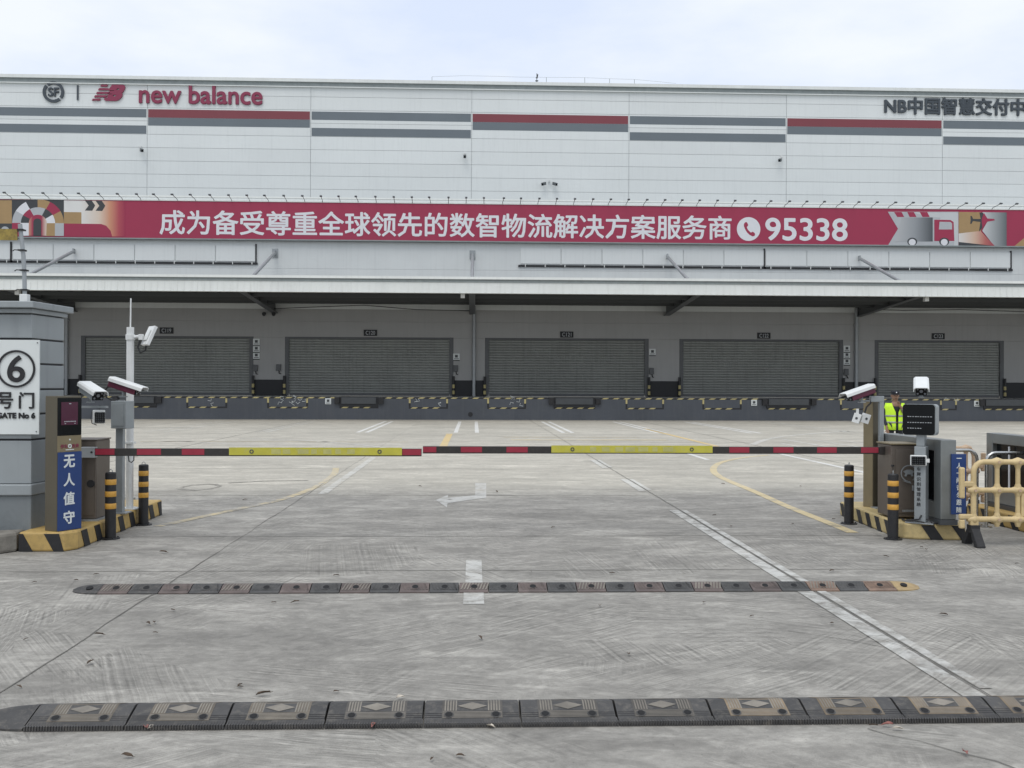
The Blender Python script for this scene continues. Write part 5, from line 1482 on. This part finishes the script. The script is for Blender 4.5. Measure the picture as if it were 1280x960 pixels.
# far hump, short chevron segments
fb = G(592, 741.3)
FB_Y, FB_W, FB_H = fb[1], .34, .05
fx0, fx1 = G(92, 738)[0], G(1157, 738)[0]
fh = thing('speed_hump', 'far rubber speed hump of faded reddish and black segments with rounded ends', 'speed hump', (fx0, FB_Y, 0))
segp = 37.45 * FB_Y / F_PX
nseg = int(round((fx1 - fx0 - .5) / segp))
segp = (fx1 - fx0 - .5) / nseg
dkm = mat('black_hump_rubber', (.062, .061, .06), .75, rand=.3, var=.3, scale=9, dirt=.5, dirtcol=(.13, .125, .115), bump=.3)
def far_segment(x, k_):
    frac = k_ / nseg
    odd = k_ % 2 == 0
    if odd: m_ = M['bumpred'] if (.0 <= frac < .86) else M['bumpyellow']
    else: m_ = dkm
    if frac > .86 and odd: m_ = mat('ochre_red_hump_rubber', (.20, .135, .10), .75, var=.3, scale=10, dirt=.55, dirtcol=(.09, .075, .06)) if 'och' not in M else M['och']; M['och'] = m_
    if .02 < frac < .12 and not odd: m_ = M['bumpgrey']
    b = MB(); b.prism(hump_profile(FB_W, FB_H), .004, segp - .004, 'x', 0)
    for i in range(9):                                   # moulded slanted treads
        xx = .012 + i * segp / 9.6
        sk = .03 if (k_ % 4 < 2) else -.03
        x2 = min(max(xx + (0 if sk > 0 else .03), .006), segp - .02)
        patch(b, x2, x2 + .011, .04, FB_W * .46, .004, 1 if odd else 0, FB_W, FB_H, sk * .9, sk * .9)
    s = b.build('segment', [m_, M['bumppale'] if k_ % 4 == 0 else m_], fh); s.location = (x, 0, 0)
    b = MB(); disc(b, segp / 2, .085, .036, .0050, 1, FB_W, FB_H); disc(b, segp / 2 + .004, .086, .026, .0070, 0, FB_W, FB_H); b.build('bolt', [M['bumpseam'], m_], s)
for k_ in range(nseg): far_segment(.25 + k_ * segp, k_)
for sg, xe, m_ in ((-1, .25, M['bumpgrey']), (1, .25 + nseg * segp, M['bumpyellow'])):
    b = MB(); n_ = 10; P = hump_profile(FB_W, FB_H)
    for j in range(n_):
        a0, a1 = math.pi * j / n_ / 2, math.pi * (j + 1) / n_ / 2
        def rp(a): 
            s = max(math.cos(a), .02); x = xe + sg * .25 * math.sin(a)
            return [(x, FB_W / 2 + (y - FB_W / 2) * s, z * max(s, .25)) for y, z in P]
        A, B_ = rp(a0), rp(a1); q_ = len(P)
        b.add(A + B_, [(i, i + 1, i + 1 + q_, i + q_) for i in range(q_ - 1)])
    ec_ = b.build('end_cap', m_, fh, smooth=True)
    b = MB(); b.tube([(xe + sg * .09, .10, .018), (xe + sg * .09, .094, .040)], [.030, .028], 14); b.build('bolt', M['bumpseam'], ec_)

# ================================================================== person in the yard
def skin_mesh(name, verts, edges, radii, mat_, parent, sub=2, root=0):
    me = bpy.data.meshes.new(name); me.from_pydata(verts, edges, []); me.update()
    o = bpy.data.objects.new(name, me); C.objects.link(o)
    sk = o.modifiers.new('skin', 'SKIN'); sk.use_smooth_shade = True
    for i, sv in enumerate(me.skin_vertices[0].data):
        r = radii[i]; sv.radius = r if isinstance(r, tuple) else (r, r); sv.use_root = (i == root)
    ss = o.modifiers.new('sub', 'SUBSURF'); ss.levels = sub; ss.render_levels = sub
    dg = bpy.context.evaluated_depsgraph_get()
    m2 = bpy.data.meshes.new_from_object(o.evaluated_get(dg))
    bpy.data.objects.remove(o); bpy.data.meshes.remove(me)
    m2.name = name; m2.materials.clear(); m2.materials.append(mat_)
    m2.polygons.foreach_set('material_index', [0] * len(m2.polygons))
    m2.polygons.foreach_set('use_smooth', [True] * len(m2.polygons))
    o = bpy.data.objects.new(name, m2); C.objects.link(o)
    if parent is not None: o.parent = parent
    return o
YP = 22.0
pxc, _ = W(1118.5, 520, YP)
pe = thing('person', 'person in lime high-visibility vest and black cap, one hand raised to the face', 'person', (pxc, YP, 0), math.radians(-6))
V = [(0, 0, .93), (0, 0, 1.08), (0, 0, 1.24), (0, .0, 1.36), (0, -.01, 1.45), (0, -.02, 1.53), (0, -.025, 1.60),         # pelvis..head
     (-.10, 0, .88), (-.11, -.01, .48), (-.115, .02, .09), (-.12, -.12, .05),
     (.10, 0, .88), (.11, -.01, .48), (.115, .02, .09), (.12, -.12, .05),
     (-.17, 0, 1.36), (-.225, .01, 1.10), (-.215, -.09, .88), (-.21, -.12, .80),
     (.17, 0, 1.36), (.225, -.06, 1.13), (.10, -.20, 1.30), (.045, -.20, 1.37)]
E = [(0, 1), (1, 2), (2, 3), (3, 4), (4, 5), (5, 6), (0, 7), (7, 8), (8, 9), (9, 10), (0, 11), (11, 12), (12, 13), (13, 14), (3, 15), (15, 16), (16, 17), (17, 18), (3, 19), (19, 20), (20, 21), (21, 22)]
Rr = [(.145, .10), (.13, .095), (.15, .105), (.14, .09), .05, .075, .085, .085, .055, .038, .04, .085, .055, .038, .04, .055, .042, .03, .03, .055, .042, .03, .03]
# five fingers on each hand
for hi, base, d in ((18, (-.21, -.12, .80), (0, -.1, -1)), (22, (.045, -.20, 1.37), (-.55, -.1, .83))):
    dv = Vector(d).normalized(); side = Vector((1, 0, 0)) if abs(dv.z) > .9 else Vector((.5, -.7, .5)).normalized()
    for f in range(5):
        s_ = (f - 1.8) * .017; L_ = (.05, .075, .08, .075, .06)[f]
        p1 = Vector(base) + side * s_ + dv * .03; p2 = p1 + dv * L_ + Vector((0, -.015, 0))
        if f == 0: p2 = p1 + dv * .03 + side * -.035
        V.append(tuple(p1)); Rr.append(.009); E.append((hi, len(V) - 1)); V.append(tuple(p2)); Rr.append(.0085); E.append((len(V) - 2, len(V) - 1))
skin_mesh('body', V, E, Rr, M['skin'], pe)
# head detail
b = MB()
hd = []
b.lathe([(.035, 1.475), (.062, 1.50), (.074, 1.55), (.078, 1.60), (.072, 1.65), (.045, 1.685), (.01, 1.69)], 0, -.02, 20)
b.prism([(-.115, 1.575), (-.095, 1.60), (-.09, 1.56)], -.012, .012, 'x')
for s in (-1, 1): b.tube([(s * .078, -.02, 1.56), (s * .088, -.01, 1.585), (s * .08, -.01, 1.61)], .012, 6)
hd = b.build('face', M['skin'], pe, smooth=True)
b = MB()
for s in (-1, 1): b.tube([(s * .028, -.095, 1.597), (s * .028, -.088, 1.597)], .009, 8)
b.tube([(-.022, -.088, 1.525), (0, -.093, 1.523), (.022, -.088, 1.525)], .004, 6)
b.build('eyes_and_mouth', M['shirt'], hd)
b = MB(); b.lathe([(.080, 1.615), (.086, 1.63), (.098, 1.685), (.09, 1.70), (.03, 1.71)], 0, -.02, 20)
b.prism(arc(0, -.05, .088, 190, 350, 12), 1.615, 1.625, 'z')
cp = b.build('cap', M['shirt'], pe, smooth=True)
b = MB(); b.box(-.012, .012, -.125, -.117, 1.655, 1.68); b.build('cap_badge', M['bannerwhite'], cp)
def sub_chain(name, idx, edges, grow, m_):
    v = [V[i] for i in idx]; e = [(idx.index(a), idx.index(c)) for a, c in edges]
    r = [tuple(q + grow for q in Rr[i]) if isinstance(Rr[i], tuple) else Rr[i] + grow for i in idx]
    return skin_mesh(name, v, e, r, m_, pe)
sub_chain('shirt', [0, 1, 2, 3, 4, 15, 16, 17, 19, 20, 21], [(0, 1), (1, 2), (2, 3), (3, 4), (3, 15), (15, 16), (16, 17), (3, 19), (19, 20), (20, 21)], .012, M['shirt'])
sub_chain('trousers', [0, 7, 8, 9, 11, 12, 13], [(0, 7), (7, 8), (8, 9), (0, 11), (11, 12), (12, 13)], .016, M['shirt'])
b = MB(); b.tube([(.225, -.062, 1.13), (.16, -.15, 1.21), (.10, -.21, 1.30)], [.05, .046, .040], 12); b.build('sleeve', M['sleeve'], pe, smooth=True)
for s in (-1, 1):
    b = MB(); b.prism([(s * .115 - .05, -.17), (s * .115 + .05, -.17), (s * .115 + .055, .06), (s * .115 - .055, .06)], 0, .075, 'z'); b.build('shoe', M['black'], pe, bevel=.02)
# vest: shell round the trunk, open front, tape bands
def torso_ring(z, e):
    w_ = (.205 if z < 1.25 else .21) + e; d_ = .15 + e
    if z > 1.34: w_ = .185 + e; d_ = .125 + e
    return w_, d_
def vest_shell(z0, z1, e, m_, name, par, gap=14, nz=6):
    b = MB(); n = 36; vs, fs = [], []
    for k_ in range(nz + 1):
        z = z0 + (z1 - z0) * k_ / nz; w_, d_ = torso_ring(z, e)
        g = gap + (22 * max(0, (z - 1.2) / .2) if z > 1.2 else 0)
        for j in range(n + 1):
            a = math.radians(-90 + g + (360 - 2 * g) * j / n)
            vs.append((w_ * math.cos(a), d_ * math.sin(a), z))
    for k_ in range(nz):
        for j in range(n): fs.append((k_ * (n + 1) + j, k_ * (n + 1) + j + 1, (k_ + 1) * (n + 1) + j + 1, (k_ + 1) * (n + 1) + j))
    b.add(vs, fs); o = b.build(name, m_, par, smooth=True)
    so = o.modifiers.new('solid', 'SOLIDIFY'); so.thickness = .006; so.offset = 1
    return o
vs_ = vest_shell(.80, 1.42, .022, M['vest'], 'vest', pe, 7)
for za, zb in ((.955, .995), (1.105, 1.145)): vest_shell(za, zb, .030, M['reflect'], 'tape_band', vs_, 7, 1)

pe.scale = (.96, .96, .96)
# ================================================================== fallen leaves and litter
def leaf_mesh(kind, m_):
    b = MB(); rnd = random.Random(kind)
    n = 5; L_, w_ = 1.0, .34 + .1 * rnd.random()
    vs, fs = [], []
    for i in range(n + 1):
        t_ = i / n; hw = w_ * math.sin(math.pi * min(.97, t_ + .03)) ** .8 * .5
        curl = .12 * math.sin(math.pi * t_) + rnd.uniform(-.03, .03)
        vs += [((t_ - .5) * L_, -hw, curl + .12 * rnd.random()), ((t_ - .5) * L_, 0, curl * .4 + .01), ((t_ - .5) * L_, hw, curl + .12 * rnd.random())]
    for i in range(n):
        for j in (0, 1): fs.append((i * 3 + j, i * 3 + j + 1, i * 3 + j + 4, i * 3 + j + 3))
    b.add(vs, fs)
    b.tube([(.48, 0, .02), (.66, .04, .05)], .018, 5)
    o = b.build('fallen_leaf', m_)
    so = o.modifiers.new('solid', 'SOLIDIFY'); so.thickness = .02
    return o
lb = [leaf_mesh(i, M['leafbrown']) for i in range(3)]; lr = leaf_mesh(5, M['leafred']); lp = leaf_mesh(6, M['leafpale'])
used = set()
brown = [(120, 719.5), (43, 729.5), (216, 764.5), (185, 782), (193, 780), (124, 796), (194.5, 793), (32.5, 801), (113, 831), (299.5, 861), (24, 861), (204, 692),
         (342, 755), (369, 755), (300, 859), (420, 867), (98, 911), (159, 948), (750, 759), (786, 820), (1040, 781), (1040, 715), (765, 718), (664, 716),
         (691, 660.6), (1000.6, 609), (893, 645), (914, 659.7), (991, 656), (904, 606), (621, 616), (1092, 909.8), (1042, 650), (420, 721), (1152, 686), (1158, 689), (575, 948), (540, 952), (1271, 706), (1108, 697), (306, 626), (525, 609), (880, 755), (95, 727), (1180, 770), (940, 772), (600, 800)]
def place_leaf(src, px, py, size, lab, grp):
    o = src if src.name not in used else copy_tree(src)
    used.add(src.name)
    g = G(px, py); o.location = (g[0], g[1], .012 if size < .06 else .016)
    o.rotation_euler = (random.uniform(-.25, .25), random.uniform(-.2, .2), random.uniform(0, 6.28)); o.scale = (size, size, size)
    tag(o, lab, 'leaf', grp)
for i, (px, py) in enumerate(brown):
    place_leaf(lb[i % 3], px, py, random.uniform(.035, .065) * (1.25 if py < 700 else 1), 'small curled dark brown leaf lying on the grey concrete', 'fallen brown leaves on the concrete')
place_leaf(lb[0], 329, 871, .078, 'larger brown leaf just beyond the near speed hump, left of the middle', 'fallen brown leaves on the concrete')
for px, py, lab in ((182, 913, 'pinkish leaf at the front edge of the near speed hump, left'), (467, 911, 'reddish leaf at the front edge of the near speed hump, left of the middle'), (1109, 910, 'reddish leaf at the front edge of the near speed hump, right'), (1206, 945, 'reddish leaf on the concrete crack at lower right')):
    place_leaf(lr, px, py, .06, lab, 'reddish leaves by the near speed hump')
for px, py, lab in ((190, 912.5, 'pale leaf touching the front of the near speed hump, left'), (500, 874.5, 'pale leaf behind the near speed hump beside a panel'), (1122, 914, 'pale leaf beside the reddish leaf at the near hump, right'), (613, 911, 'pale leaf at the front edge of the near hump, middle'), (290, 740.5, 'pale leaf at the front of the far speed hump, left')):
    place_leaf(lp, px, py, .055, lab, 'pale leaves by the speed humps')
